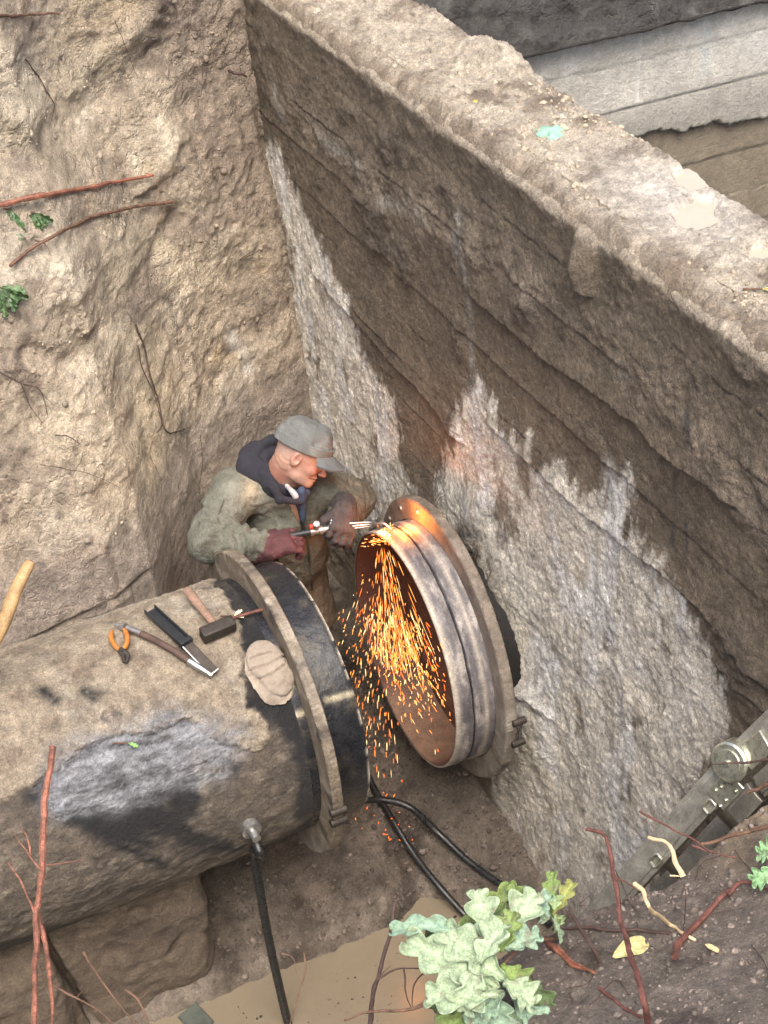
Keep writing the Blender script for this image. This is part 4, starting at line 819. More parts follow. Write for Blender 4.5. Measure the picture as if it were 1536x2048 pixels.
for pts, r_ in ([(600, 1000), (612, 1060), (620, 1130), (624, 1180)], .005), ([(448, 1000), (436, 1035), (447, 1060)], .004), ([(455, 985), (500, 1010), (545, 1002)], .003):
    pp = []
    for p_ in pts:
        rr_ = ray(p_); t0 = 5.0
        for t0 in np.arange(5.0, 7.0, .006):
            if jacket_f((CAMP+rr_*t0)[None])[0] < .001: break
        pp.append(CAMP+rr_*t0)
    g.tube(smoothpath(pp, 6), r_, 6)
g.build('seam', M['trouser'], MAN)
# hood and collar of the dark fleece below the jacket
hb = un((517, 915), 'y', .70)
def hood_f(P):
    P = P.astype(np.float32); q = P-np.array(nb, np.float32)
    ax = nrm(hc-nb); z_ = q @ ax; rad = np.linalg.norm(q-z_[:, None]*ax, axis=1)
    ring = np.hypot(rad-.088, (z_-.03)*.55)-.026
    bag = ell_(P, hb, (.085, .080, .062)); bag = smin(bag, ell_(P, un((500, 940), 'y', .66), (.06, .06, .06)), .04); bag = smin(bag, ell_(P, un((545, 890), 'y', .70), (.05, .05, .045)), .03)
    bag = smax(bag, -ell_(P, un((548, 912), 'y', .62), (.055, .065, .055)), .02)
    lap = cap_(P, un((548, 975), 'y', .50), un((560, 1000), 'y', .47), .024, .016); lap = smin(lap, cap_(P, un((560, 998), 'y', .48), un((603, 1005), 'y', .46), .020, .012), .02)
    d = smin(smin(ring, bag, .03), lap, .02) + .006*rid(P, 11, 3, .5, 1) + .003*fbm(P, 25, 2, .5, 2)
    return smax(d, -cap_(P, nb+ax*0, hc, .060, .072), .008)
V, F = nets(hood_f, (-.86, .36, .28), (-.30, .95, .92), .005); child(mesh('hood', V, F, M['navy']), MAN)
def shirt_f(P):
    P = P.astype(np.float32); a = un((566, 958), 'y', .50); b = un((600, 990), 'y', .465); c = un((590, 985), 'y', .47)
    d = cap_(P, un((574, 972), 'y', .497), un((592, 992), 'y', .472), .012, .016); pass; return d + .004*rid(P, 20, 2, .5, 3)
V, F = nets(shirt_f, (-.7, .38, .38), (-.38, .66, .72), .005); child(mesh('shirt_collar', V, F, M['shirt']), MAN)
def scarf_f(P):
    P = P.astype(np.float32); return smin(cap_(P, un((603, 982), 'y', .47), un((606, 1040), 'y', .48), .020, .013), cap_(P, un((590, 1000), 'y', .48), un((612, 985), 'y', .49), .018, .02), .02) + .004*rid(P, 18, 3, .5, 4)
V, F = nets(scarf_f, (-.62, .38, .25), (-.36, .64, .60), .005); child(mesh('scarf', V, F, M['blue']), MAN)
def legs_f(P):
    P = P.astype(np.float32); d = cap_(P, pelvis+np.array([-.06, 0, 0]), pelvis+np.array([.08, 0, 0]), .14)
    for k, f_ in zip(kn, ft): d = smin(d, cap_(P, pelvis, k, .13, .09), .04); d = smin(d, cap_(P, k, f_+np.array([0, 0, .1]), .09, .075), .03)
    return d + .008*rid(P, 8, 3, .5, 4)
V, F = nets(legs_f, (-1.0, .3, -.86), (-.15, 1.2, .15), .012); child(mesh('trousers', V, F, M['trouser']), MAN)
for f_ in ft:
    def boot_f(P): P = P.astype(np.float32); return smax(smin(cap_(P, f_+np.array([0, 0, .12]), f_+np.array([0, .02, -.0]), .065, .06), cap_(P, f_, f_+np.array([.03, -.17, -.0]), .052, .048), .03), -(P[:, 2]-f_[2]+.04), .005)
    V, F = nets(boot_f, tuple(f_-np.array([.12, .28, .08])), tuple(f_+np.array([.14, .12, .22])), .009); child(mesh('boot', V, F, M['boot']), MAN)

# gloves: a palm, four unequal fingers and a thumb closing on the torch
def hand_f(P, wr, a, nrm_, cuffdir, curls, thumb_s, k=1., cuffr=(.045, .060), cl=.10):
    P = P.astype(np.float32); a = nrm(a); n_ = nrm(nrm_ - a*(np.array(nrm_)@a)); s = np.cross(a, n_); A = np.array([a, s, n_])
    pc_ = wr + a*.052*k; d = box_(P, pc_, A, (.046*k, .045*k, .019*k), .017*k); d = smin(d, cap_(P, wr, pc_, .034*k, .030*k), .02)
    for i in range(4):
        L_ = (.080, .092, .086, .068)[i]*k; r_ = (.0125, .013, .0125, .0115)[i]*k; p_ = wr + a*(.088*k - (.004*abs(i-1.4))) + s*(i-1.5)*.0262*k; th = .0
        for j, fr in enumerate((.45, .32, .28)):
            th += curls[i][j]; dd = a*math.cos(th) - n_*math.sin(th); q_ = p_ + dd*L_*fr; d = smin(d, cap_(P, p_, q_, r_*(1.0-.06*j), r_*(.94-.07*j)), .002); p_ = q_
    p_ = wr + a*.030*k + s*thumb_s*.040*k; dd = nrm(a*.55 + s*thumb_s*.55 - n_*.55); q_ = p_ + dd*.042*k; d = smin(d, cap_(P, p_, q_, .019*k, .0145*k), .012); dd = nrm(a*.75 - s*thumb_s*.15 - n_*.7); d = smin(d, cap_(P, q_, q_+dd*.036*k, .0145*k, .012*k), .005)
    cd_ = nrm(cuffdir); c0, c1 = wr + cd_*.0, wr + cd_*cl; cu_ = cap_(P, c0, c1, cuffr[0], cuffr[1]); cu_ = smax(cu_, (P-c1) @ cd_, .004); cu_ = smax(cu_, -(cap_(P, wr+cd_*.06, c1+cd_*.05, cuffr[0]-.012, cuffr[1]-.003)), .003)
    d = smin(d, cu_, .02); return d - .0045*rid(P, 22, 3, .5, 5) + .0015*fbm(P, 60, 2, .5, 6)
handle0, handle1, tubeend = un((582, 1071), 'y', .385), un((664, 1056), 'y', .36), un((738, 1049), 'y', .30)
tdir = nrm(handle1-handle0)
cr = .95
rw0 = un((530, 1098), 'y', .375)
# right hand: palm behind the handle, fingers over the top towards the camera
ra = nrm(un((583, 1080), 'y', .365)-rw0); rn = nrm(-CAMF*.75 - CAMD*.55)
f1 = lambda P: hand_f(P, rw0, ra, rn, un((507, 1100), 'y', .41)-rw0, [(.45, .75, .6)]*2+[(.55, .85, .7)]*2, -1, 1.16, (.044, .060), .060)
V, F = nets(f1, tuple(rw0-np.array([.14, .13, .13])), tuple(rw0+np.array([.20, .13, .13])), .0034); child(mesh('glove', V, F, M['glove']), MAN)
lw0 = un((690, 1018), 'y', .40); la = nrm(un((684, 1062), 'y', .335)-lw0); ln = nrm(-CAMF*.65 + CAMX*.35 - CAMD*.35)
f2 = lambda P: hand_f(P, lw0, la, ln, lwr-lw0+np.array([.01, .03, .03]), [(.5, .8, .7), (.55, .9, .7), (.6, .9, .8), (.7, 1., .8)], 1, 1.08, (.042, .054), .05)
V, F = nets(f2, tuple(lw0-np.array([.15, .18, .16])), tuple(lw0+np.array([.15, .14, .13])), .0034); child(mesh('glove', V, F, M['gloveb']), MAN)

# ================================================================ THE TORCH
TT = empty('cutting_torch', handle1); tag(TT, 'metal cutting torch held in both gloves, its bent tip at the glowing cut', 'torch')
tip = un((786, 1066), 'y', .20); b0 = un((768, 1047), 'y', .235)
g = MB(); g.tube(smoothpath([handle0-tdir*.06, handle0, (handle0+handle1)/2], 4), .0125, 10); g.build('grip', M['blackp'], TT)
g = MB(); m_ = (handle0+handle1)/2; g.tube([m_, handle1], [.014, .014], 10); g.tube([m_-tdir*.006, m_+tdir*.006], .018, 10); g.tube([m_+tdir*.03, m_+tdir*.045], .018, 10); g.tube([handle1-tdir*.012, handle1], .018, 10); g.build('valve_body', M['steel'], TT)
kn1 = un((633, 1052), 'y', .355); g = MB(); g.tube([m_+tdir*.02, kn1], .007, 8); g.tube([kn1, kn1+nrm(kn1-m_-tdir*.02)*.018], [.015, .013], 12); g.build('valve_knob', M['steel'], TT)
kn2 = un((625, 1053), 'y', .37); g = MB(); g.tube([kn2-tdir*.012, kn2+tdir*.004], .011, 10); g.build('valve_knob', M['redk'], TT)
kn3 = un((664, 1042), 'y', .375); g = MB(); g.tube([handle1-tdir*.01, kn3], .007, 8); g.tube([kn3, kn3+nrm(kn3-handle1)*.016], .013, 12); g.build('valve_knob', M['steel'], TT)
up = np.array([0, 0, .018])
for off, r_ in ((up*.0, .0055), (up*1.0, .0045), (-up*.8, .0045)):
    g = MB(); g.tube(smoothpath([handle1+off, tubeend+off*.6, un((752, 1048), 'y', .265)+off*.2, b0, b0*.4+tip*.6+np.array([0, 0, .006]), tip], 6), r_, 8); g.build('gas_tube', M['steel'], TT)
g = MB(); g.tube([b0*.35+tip*.65+np.array([0, 0, .004]), tip], [.011, .006], 10); g.build('nozzle', M['brass'], TT)
g = MB(); h0 = handle0-tdir*.06
for dz in (.006, -.008):
    g.tube(smoothpath([h0+np.array([0, 0, dz]), un((548, 1085), 'y', .47), un((560, 1140), 'y', .58)+np.array([0, .02*(dz > 0), 0]), un((600, 1200), 'y', .50)], 8), .007, 8)
g.build('supply_hose', M['hose'], TT)
# molten cut, lamp for the flame
cutp = np.array([-.30, .16, .472])
g = MB(); mp2 = [np.array([-.322+.02*i/6, .492*math.cos(math.radians(66+i*1.6)), .492*math.sin(math.radians(66+i*1.6))]) @ SA.T for i in range(7)]
g.tube(mp2, [.003, .006, .008, .009, .008, .006, .003], 6); o = g.build('molten_edge', M['melt']); child(o, SP)
ld = bpy.data.lights.new('cutting_flame', 'POINT'); ld.energy = .4; ld.color = (1, .36, .09); ld.shadow_soft_size = .025
lo = bpy.data.objects.new('cutting_flame', ld); C.objects.link(lo); lo.location = tuple(np.array([-.37, .17, .50]))
ld2 = bpy.data.lights.new('spark_glow', 'POINT'); ld2.energy = .9; ld2.color = (1, .30, .06); ld2.shadow_soft_size = .06
lo2 = bpy.data.objects.new('spark_glow', ld2); C.objects.link(lo2); lo2.location = (-.27, .20, .30)
ld3 = bpy.data.lights.new('flange_glow', 'POINT'); ld3.energy = 1.7; ld3.color = (1, .26, .04); ld3.shadow_soft_size = .02
lo3 = bpy.data.objects.new('flange_glow', ld3); C.objects.link(lo3); lo3.location = tuple(un((806, 1055), 'x', -.23)+np.array([0, 0, .03]))

# sparks
def sparks():
    V = []; F = []; cols = []; n = 0
    def one(p, d, ln, w_, c):
        nonlocal n
        d = nrm(d); a = nrm(np.cross(d, CAMF)); b = np.cross(d, a)
        for q_, r_ in ((p, 0), (p+d*ln*.35, w_), (p+d*ln, w_*.5)):
            if r_ == 0: V.append(q_); cols.append(c)
            else:
                for k in range(4): V.append(q_ + (a*math.cos(k*math.pi/2)+b*math.sin(k*math.pi/2))*r_); cols.append(c)
        for k in range(4): k2 = (k+1) % 4; F.append((n, n+1+k, n+1+k2)); F.append((n+1+k, n+5+k, n+5+k2)); F.append((n+1+k, n+5+k2, n+1+k2))
        n += 9
    YW = np.array([(1., .38, .08), (1., .27, .045), (1., .17, .02), (1, .62, .26)])
    for i in range(280):
        t = RS.uniform(0, 1)**.75; ph = RS.normal(0, .32); x_ = 766+ph*(26+t*85)+t*22; y_ = 1092+t*(225-60*abs(ph)); dx = RS.uniform(-.55, -.40)
        p = un((x_, y_), 'x', dx+.1); q_ = un((x_+ph*20+4, y_+40), 'x', dx+.1); one(p, q_-p, RS.uniform(.03, .11)*(.5+.7*t), RS.uniform(.0005, .0012), YW[RS.randint(4)])
    for i in range(520):
        u, v = RS.normal(0, 1, 2); x_ = 806+u*36+v*27; y_ = 1312+v*62; 
        if x_ > 908: continue
        x0 = RS.uniform(-.44, -.34); p = un((x_, y_), 'x', x0); an = RS.uniform(-.5, .5)+(x_-790)*.004; q_ = un((x_+20*math.sin(an), y_+20*math.cos(an)), 'x', x0); one(p, q_-p, RS.uniform(.006, .034), RS.uniform(.0008, .0018), YW[RS.randint(4)])
    for i in range(300):
        x_ = RS.choice([RS.uniform(675, 800), RS.normal(745, 25)]); y_ = RS.uniform(1225, 1560)+.2*(800-x_)*0; x0 = RS.uniform(-.60, -.42)
        if RS.uniform() < (y_-1225)/520: continue
        p = un((x_, y_), 'x', x0); an = (x_-770)*.0035+RS.normal(0, .1); q_ = un((x_+20*math.sin(an), y_+20*math.cos(an)), 'x', x0); one(p, q_-p, RS.uniform(.012, .052), RS.uniform(.0007, .0016), YW[RS.randint(4)])
    for i in range(46):
        x_ = RS.uniform(722, 785); y_ = 1082+RS.normal(0, 4)+(785-x_)*.05; p = un((x_, y_), 'x', -.40); q_ = un((x_-20, y_+RS.uniform(-4, 4)), 'x', -.40); one(p, q_-p, RS.uniform(.01, .05), RS.uniform(.001, .0019), YW[RS.randint(4)])
    for i in range(40):
        x_ = RS.uniform(755, 790); y_ = RS.uniform(1052, 1085); p = un((x_, y_), 'x', -.36); one(p, RS.normal(size=3), RS.uniform(.008, .025), .0015, YW[RS.randint(4)])
    for i in range(34):      # bounced off the muddy floor
        x_ = RS.normal(770, 45); y_ = RS.uniform(1540, 1690); p = un((x_, y_), 'z', -.86); one(p, RS.normal(size=3)+np.array([0, 0, 1]), RS.uniform(.006, .018), .0018, YW[1+RS.randint(2)]*np.array([1, .8, .7]))
    for i in range(12):
        p = un((RS.normal(796, 7), RS.normal(1790, 6)), 'z', -1.07); one(p, RS.normal(size=3), RS.uniform(.012, .03), .004, YW[0])
    return tag(mesh('sparks', V, F, M['spark'], col=np.array(cols), smooth=False), kind='stuff')
sparks()

# ================================================================ HOSES
def hose(name, pts, r, label, cat, m='hose', k=10):
    g = MB(); g.tube(smoothpath(pts, k), r, 10); return tag(g.build(name, M[m]), label, cat)
def fl(px, dz=.02): 
    p = un(px, 'z', -.95)
    for _ in range(6):
        z_ = FZ[np.clip(np.searchsorted(FX, p[0]), 0, len(FX)-1), np.clip(np.searchsorted(FY, p[1]), 0, len(FY)-1)]; z_ = max(z_, WL)+dz; p = un(px, 'z', z_)
    return p
hose('rubber_hose', [fl((728, 1530), .03), fl((745, 1570), .035), fl((785, 1640), .035), fl((830, 1712), .035), fl((880, 1775), .03), fl((935, 1835), .02), fl((985, 1880), .0)], .0145, 'thin black hose running straight down the mud from behind the main to the oak leaves', 'hose')
hose('rubber_hose', [un((690, 1617), 'x', -.70), un((720, 1603), 'y', .02), un((765, 1600), 'y', -.02), un((820, 1615), 'y', -.10), fl((875, 1665), .06), fl((940, 1725), .045), fl((1010, 1775), .04), fl((1060, 1812), .04), fl((1100, 1850), .02)], .0145, 'black hose arching away from under the flange and over the other hose', 'hose')
p = oncyl((500, 1660), .5); nv = np.array([0, p[1], p[2]])/.5
hose('drain_hose', [p+nv*.055, p+nv*.085+np.array([0, 0, -.03]), un((508, 1700), 'y', -.50), un((520, 1780), 'y', -.53), un((538, 1880), 'y', -.57), un((560, 1980), 'y', -.60), un((579, 2060), 'z', -1.12)], .017, 'black hose hanging from the spigot under the main down into the muddy water', 'hose')

# ================================================================ TOOLS ON THE MAIN
def onp(px, h=.012): return oncyl(px, .512+h)
def nrmp(p): return nrm([0, p[1], p[2]])
# club hammer
HM = empty('club_hammer', onp((435, 1262))); tag(HM, 'short club hammer with wooden handle lying on the muddy main below the worker', 'hammer')
a_, b_ = onp((403, 1272), .035), onp((468, 1245), .035); hn = nrmp((a_+b_)/2); hd_ = nrm(b_-a_); g = MB(); g.box((a_+b_)/2, (hd_, np.cross(hn, hd_), hn), (np.linalg.norm(b_-a_)/2, .024, .024)); g.build('head', M['dark'], HM, bevel=.006)
h0, h1 = (a_+b_)/2+hn*.004, onp((372, 1178), .055); g = MB(); pts = smoothpath([h0, h0*.6+h1*.4, h0*.3+h1*.7, h1], 6); g.tube(pts, np.interp(np.linspace(0, 1, len(pts)), [0, .3, .7, .95, 1], [.013, .0155, .018, .019, .012]), 12, flat=.8); g.build('handle', M['wood'], HM)
# folded black channel and blade
CH = empty('steel_angle_tool', onp((365, 1285))); tag(CH, 'black folding saw with its blade slid out of a channel handle, on the muddy main', 'saw')
a_, b_ = onp((300, 1222), .03), onp((372, 1288), .03); hn = nrmp((a_+b_)/2); d_ = nrm(b_-a_); s_ = np.cross(hn, d_); l_ = np.linalg.norm(b_-a_)/2; c_ = (a_+b_)/2
g = MB(); g.box(c_, (d_, s_, hn), (l_, .023, .003)); g.box(c_+s_*.021+hn*.009, (d_, s_, hn), (l_, .0028, .010)); g.box(c_-s_*.021+hn*.009, (d_, s_, hn), (l_, .0028, .010)); g.box(b_+hn*.008, (d_, s_, hn), (.010, .025, .013)); g.build('channel_handle', M['blackp'], CH, bevel=.0015)
a_, b_ = onp((370, 1284), .036), onp((428, 1345), .026); d_ = nrm(b_-a_); s_ = nrm(np.cross(nrmp(b_), d_)); hn = np.cross(d_, s_); g = MB(); g.box((a_+b_)/2, (d_, s_, hn), (np.linalg.norm(b_-a_)/2, .020, .0022)); g.build('blade', M['dark'], CH, bevel=.001)
g = MB(); g.box((a_+b_)/2+s_*.0195*(1 if (s_@CAMX) < 0 else -1)+hn*.003, (d_, s_, hn), (np.linalg.norm(b_-a_)/2, .0022, .0035)); g.box(b_+hn*.001, (d_, s_, hn), (.0022, .020, .004)); g.build('blade_edge', M['steel'], CH)
# hose-covered rod with bright ends
RD = empty('hose_rod', onp((330, 1300))); tag(RD, 'length of brown rubber hose with bright metal fittings at both ends, beside the pliers', 'hose piece')
pp = [onp(q_, .022) for q_ in ((231, 1249), (247, 1253), (272, 1263), (305, 1278), (345, 1300), (373, 1319), (400, 1336), (424, 1351))]; sp_ = smoothpath(pp, 6); n_ = len(sp_)
g = MB(); g.tube(sp_[14:32], .0125, 10); g.build('rubber_sleeve', M['sheath'], RD)
g = MB(); g.tube(sp_[:6], .0075, 8); g.tube(sp_[5:8], .0165, 6); g.tube(sp_[8:15], .0115, 10); g.build('fitting', M['steel'], RD)
g = MB(); g.tube(sp_[31:38], .0135, 10); g.tube(sp_[37:], np.linspace(.013, .009, n_-37), 10); g.build('fitting', M['steel'], RD)
# pliers
PL = empty('pliers', onp((240, 1295))); tag(PL, 'small rusty pliers with orange handles spread open on the muddy main', 'pliers')
for pts in (((224, 1262), (222, 1275), (229, 1290), (240, 1301)), ((248, 1258), (254, 1272), (253, 1288), (245, 1300))):
    g = MB(); s2 = smoothpath([onp(q_, .020) for q_ in pts], 6); g.tube(s2, np.interp(np.linspace(0, 1, len(s2)), [0, .2, .8, 1], [.006, .0095, .009, .007]), 8); g.build('handle', M['orange'], PL)
for pts in (((240, 1301), (246, 1312), (248, 1325)), ((246, 1301), (256, 1310), (252, 1326))):
    g = MB(); g.tube(smoothpath([onp(q_, .020) for q_ in pts], 4), np.linspace(.011, .005, 9), 8, flat=.7); g.build('jaw', M['dark'], PL)
g = MB(); q_ = onp((243, 1302), .02); g.tube([q_-nrmp(q_)*.008, q_+nrmp(q_)*.010], .010, 10); g.build('pivot', M['dark'], PL)
# wooden handle at the left edge, stuck in the bank edge
g = MB(); s2 = smoothpath([un((-40, 1330), 'y', -.05), un((5, 1250), 'y', -.02), un((32, 1180), 'y', .02), un((62, 1122), 'y', .05)], 6)
g.tube(s2, np.interp(np.linspace(0, 1, len(s2)), [0, .5, .95, 1], [.027, .026, .022, .016]), 12, flat=.85); SH = empty('spade', s2[0]); g.build('shaft', M['woody'], SH)
g = MB(); q0 = s2[0]; dd_ = nrm(s2[0]-s2[3]); s_ = nrm(np.cross(dd_, [0, 1, .3])); g.box(q0+dd_*.13, (dd_, s_, np.cross(dd_, s_)), (.13, .095, .004)); g.tube([q0-dd_*.02, q0+dd_*.05], .024, 10); g.build('blade', M['dark'], SH, bevel=.002)
tag(SH, 'spade with worn yellow wooden shaft leaning at the left edge above the main', 'spade')
# folded work mitten
gp = [onp(q_, .0) for q_ in ((538, 1337),)][0]; mn = nrmp(gp); mu_ = nrm(onp((510, 1292), 0)-onp((560, 1385), 0)); mu_ = nrm(mu_-mn*(mu_@mn)); ms = np.cross(mu_, mn); MA = np.array([mu_, ms, mn])
def mit_f(P):
    q = ((P-gp.astype(np.float32)) @ MA.T.astype(np.float32)); q = q + np.array([0, 0, 1.])*(q[:, 1:2]*0) ; rr_ = (P[:, 1]**2+P[:, 2]**2)**.5-.5
    q2 = np.stack([q[:, 0], q[:, 1], rr_-.004], 1)
    d = ell_(q2, (.03, .0, .018), (.085, .070, .026)); d = smin(d, ell_(q2, (-.045, .01, .018), (.070, .060, .024)), .02); d = smin(d, ell_(q2, (-.015, -.004, .006), (.125, .085, .014)), .008); d = smin(d, ell_(q2, (-.07, -.03, .008), (.06, .05, .014)), .006)
    d = smin(d, cap_(q2, (-.055, .020, .030), (-.005, .012, .030), .014, .011), .010)
    for pts in (((.02, -.07), (.005, 0), (.015, .07)), ((-.02, -.06), (-.03, -.01), (-.02, .05)), ((.055, -.05), (.045, .03))):
        l_ = linesd(q2[:, 0]+.004*fbm(q2, 20, 2, .5, 2), q2[:, 1], pts); d += .007*np.exp(-(l_/.0045)**2) - .002*np.exp(-((l_-.009)/.006)**2)
    return d + .007*rid(q, 13, 4, .55, 1)
V, F = nets(mit_f, tuple(gp-np.array([.2, .2, .16])), tuple(gp+np.array([.2, .2, .16])), .0036)
q = (V-gp) @ MA.T; cm = np.tile(np.array([.27, .225, .18]), (len(V), 1)); cl_ = np.min([linesd(q[:, 0]+.004*fbm(q, 20, 2, .5, 2), q[:, 1], p_) for p_ in (((.02, -.07), (.005, 0), (.015, .07)), ((-.02, -.06), (-.03, -.01), (-.02, .05)), ((.055, -.05), (.045, .03)))], 0); cm = mixc(cm, (.12, .09, .07), np.exp(-(cl_/.003)**2)*.35)  # shading painted dark along the fold creases
cm = mixc(cm, (.20, .16, .125), sm(.05, .4, fbm(V, 14, 4, .6, 3))*.8); cm = mixc(cm, (.52, .45, .34), sm(.016, .010, np.hypot(V[:, 1], V[:, 2])-.5)*.6)
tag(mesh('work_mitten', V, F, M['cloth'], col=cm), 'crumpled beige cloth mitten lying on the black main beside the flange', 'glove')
# torn bitumen scraps, stick, pale chip, leaf on the main
def onbank(px, h=.01): return bankhit(px, h+.018)
hose('stick', [onp(q_, .012) for q_ in ((455, 1240), (480, 1232), (510, 1223), (545, 1214))], .006, 'thin brown stick lying on the black end of the main behind the flange', 'stick', 'root', 5)

# ================================================================ LADDER
LD = empty('folding_ladder', at((1300, 1730), 4.6)); tag(LD, 'grey aluminium folding ladder with round hinge leaning in the lower right corner', 'ladder')
ra_, rb_ = at((1165, 1868), 4.95), at((1470, 1528), 4.45); rc_ = at((1600, 1405), 4.25)
def rail(a, b, w_, h_, nn):
    d_ = nrm(b-a); s_ = nrm(np.cross(d_, nn)); n2 = np.cross(s_, d_); g = MB()
    g.box((a+b)/2, (d_, s_, n2), (np.linalg.norm(b-a)/2, w_*.86, h_)); g.box((a+b)/2+n2*h_, (d_, s_, n2), (np.linalg.norm(b-a)/2, w_*.55, .0025)); return g, d_, s_, n2
g, d_, s_, n2 = rail(ra_, rb_, .048, .013, -CAMF*.8-CAMD*.5); 
if n2 @ CAMF > 0: n2 = -n2
g.build('side_rail', M['alu'], LD, bevel=.004)
g, d3, s3, n3 = rail(rb_+(rc_-rb_)*.10, rc_, .050, .013, -CAMF*.8-CAMD*.5)
if n3 @ CAMF > 0: n3 = -n3
g.build('side_rail', M['alu'], LD, bevel=.004)
deep = nrm(CAMF*.75+CAMD*.35+CAMX*.35)*.30
for a, b in ((ra_, rb_), (rb_+(rc_-rb_)*.08, rc_)):
    g, *_ = rail(a+deep, b+deep, .040, .013, -CAMF*.8-CAMD*.5); g.build('side_rail', M['alu'], LD, bevel=.004)
def hitplane(px, o_, n_): r_ = ray(px); return CAMP + r_*(((o_-CAMP)@n_)/(r_@n_))
for px in ((1421, 1612), (1314, 1720)):
    q_ = hitplane(px, ra_+n2*.0165, n2); rg = MB(); rg.tube([q_-n2*.02, q_-n2*.02+deep], .016, 10); rung = rg.build('rung', M['alu'], LD)
    loop = [q_ + d_*x_*.019 + s_*y_*.013 + n2*.004 for x_, y_ in ((-1, -.7), (-1, .7), (-.7, 1), (.7, 1), (1, .7), (1, -.7), (.7, -1), (-.7, -1), (-1, -.7), (-1, .7))]; g = MB(); g.tube(loop, .0042, 6, False); g.build('rung_rim', M['zinc'], LD)
hq = hitplane((1464, 1522), ra_+n2*.03, n2); g = MB(); g.tube([hq-n2*.045, hq-n2*.04, hq+n2*.016, hq+n2*.020], [.040, .056, .056, .050], 28); g.tube([hq+n2*.019, hq+n2*.024], [.038, .036], 24); g.tube([hq+n2*.02, hq+n2*.032], [.010, .008], 10); g.build('hinge', M['zinc'], LD)
g = MB(); q_ = hitplane((1452, 1580), ra_+n2*.02, n2); g.box(q_, (d_, s_, n2), (.05, .034, .005)); g.build('hinge_plate', M['zinc'], LD, bevel=.003)
g = MB(); q_ = hitplane((1512, 1500), rc_+n3*.02, n3); g.box(q_, (d3, s3, n3), (.05, .034, .005)); g.build('hinge_plate', M['zinc'], LD, bevel=.003)
for px in ((1432, 1580), (1443, 1573), (1452, 1600), (1441, 1612), (1472, 1582), (1468, 1562), (1504, 1510), (1514, 1497), (1528, 1508), (1520, 1485)):
    q_ = hitplane(px, ra_+n2*.025, n2); g = MB(); g.tube([q_-n2*.01, q_+n2*.002, q_+n2*.006], [.006, .006, .002], 8); g.build('rivet', M['zinc'], LD)

# ================================================================ ROOTS, TWIGS AND LEAVES
def root(pts, r0, r1, label, m='rootd', branches=(), cat='root', name='root', group=None, wig=.004, jag=True):
    """pts: places; branches: list of (pts, r)"""
    g = MB()
    def strand(pts, r0, r1):
        p_ = smoothpath(pts, 7); n_ = len(p_); p_ = p_ + wig*np.stack([fbm(p_, 14, 3, .6, s) for s in (1, 2, 3)], 1)*1.5
        r_ = .70*np.linspace(r0, r1, n_)*(1+.45*fbm(p_, 28, 3, .6, 4)); g.tube(p_, np.clip(r_, r1*.4, None), 7)
    strand(pts, r0, r1)
    for b, r in branches: strand(b, r, r*.4)
    return tag(g.build(name, M[m]), label, cat, group)
def B(*px, h=.008): return [onbank(p_, h) for p_ in px]
root(B((-20, 415), (30, 402), (90, 390), (150, 380), (210, 368), (260, 358), (306, 350), h=.022), .017, .009, 'thick red barked root lying across the left bank, upper of the two long ones', 'rooto', [(B((290, 345), (305, 352), (312, 368), h=.02), .003)], jag=True)
root(B((20, 532), (60, 500), (110, 470), (170, 440), (230, 422), (290, 410), (346, 404), h=.02), .009, .010, 'long dark bent root on the left bank just below the thick red one', 'twig', [(B((70, 480), (90, 488), (104, 512), h=.02), .004), (B((85, 492), (70, 505), (50, 500), h=.012), .002)])
root(B((-10, 32), (40, 31), (80, 28), (118, 27), h=.015), .008, .006, 'weathered straight root near the top left corner of the bank', 'twig', [(B((40, 20), (60, -10), h=.01), .003)])
root(B((456, 140), (466, 146), (480, 147), (492, 152), h=.02), .010, .008, 'short dark root stub in the corner high on the bank', 'rootd')
root(B((50, 118), (75, 150), (92, 180), (108, 205), (106, 230), (100, 250), h=.006), .004, .0015, 'thin dark rootlet hanging in the pale patch at the upper left', 'rootd', [(B((70, 145), (85, 135), h=.005), .0015), (B((92, 182), (90, 210), h=.005), .0015)])
root(B((272, 650), (290, 700), (300, 750), (318, 800), (332, 862), (370, 858), h=.010), .006, .004, 'long dark root hooked at its foot in the hollow of the middle bank', 'rootd', [(B((275, 690), (285, 740), (310, 790), (325, 850), h=.012), .0045), (B((255, 625), (272, 650), h=.008), .002), (B((300, 730), (275, 770), h=.006), .0015), (B((352, 640), (356, 690), (365, 760), h=.006), .0018)])
root(B((-5, 742), (40, 765), (80, 780), (95, 830), h=.008), .004, .002, 'forked thin root below the lowest green leaves on the left bank', 'rootd', [(B((42, 765), (60, 810), (85, 845), h=.006), .003), (B((75, 775), (105, 810), h=.006), .002)])
root(B((80, 930), (120, 935), (180, 948), (240, 975), h=.008), .0025, .001, 'hair-thin root crossing the bank left of the worker', 'rootd')
root(B((400, 870), (405, 930), (398, 975), (405, 1000), h=.008), .002, .001, 'hair-thin root hanging on the bank behind the worker', 'rootd', [(B((385, 960), (400, 975), h=.006), .001)])
root(B((110, 870), (135, 872), (160, 890), h=.008), .0035, .002, 'short curved rootlet on the bank low at the left', 'rootd')
root(B((230, 40), (250, 90), (275, 155), h=.006), .0022, .001, 'thin root running down the upper bank', 'rootd')
root(B((325, 850), (300, 900), (322, 960), h=.006), .002, .001, 'fine root below the hooked root on the middle bank', 'rootd')
root(B((500, 505), (480, 520), (520, 500), h=.006), .003, .002, 'short black rootlet close to the corner of bank and wall', 'rootd')
root(B((260, 1170), (268, 1210), (262, 1230), h=.006), .002, .001, 'fine root just above the main by the scraped notches', 'rootd')
def tuft(px_list, label):
    for p_ in px_list: pass
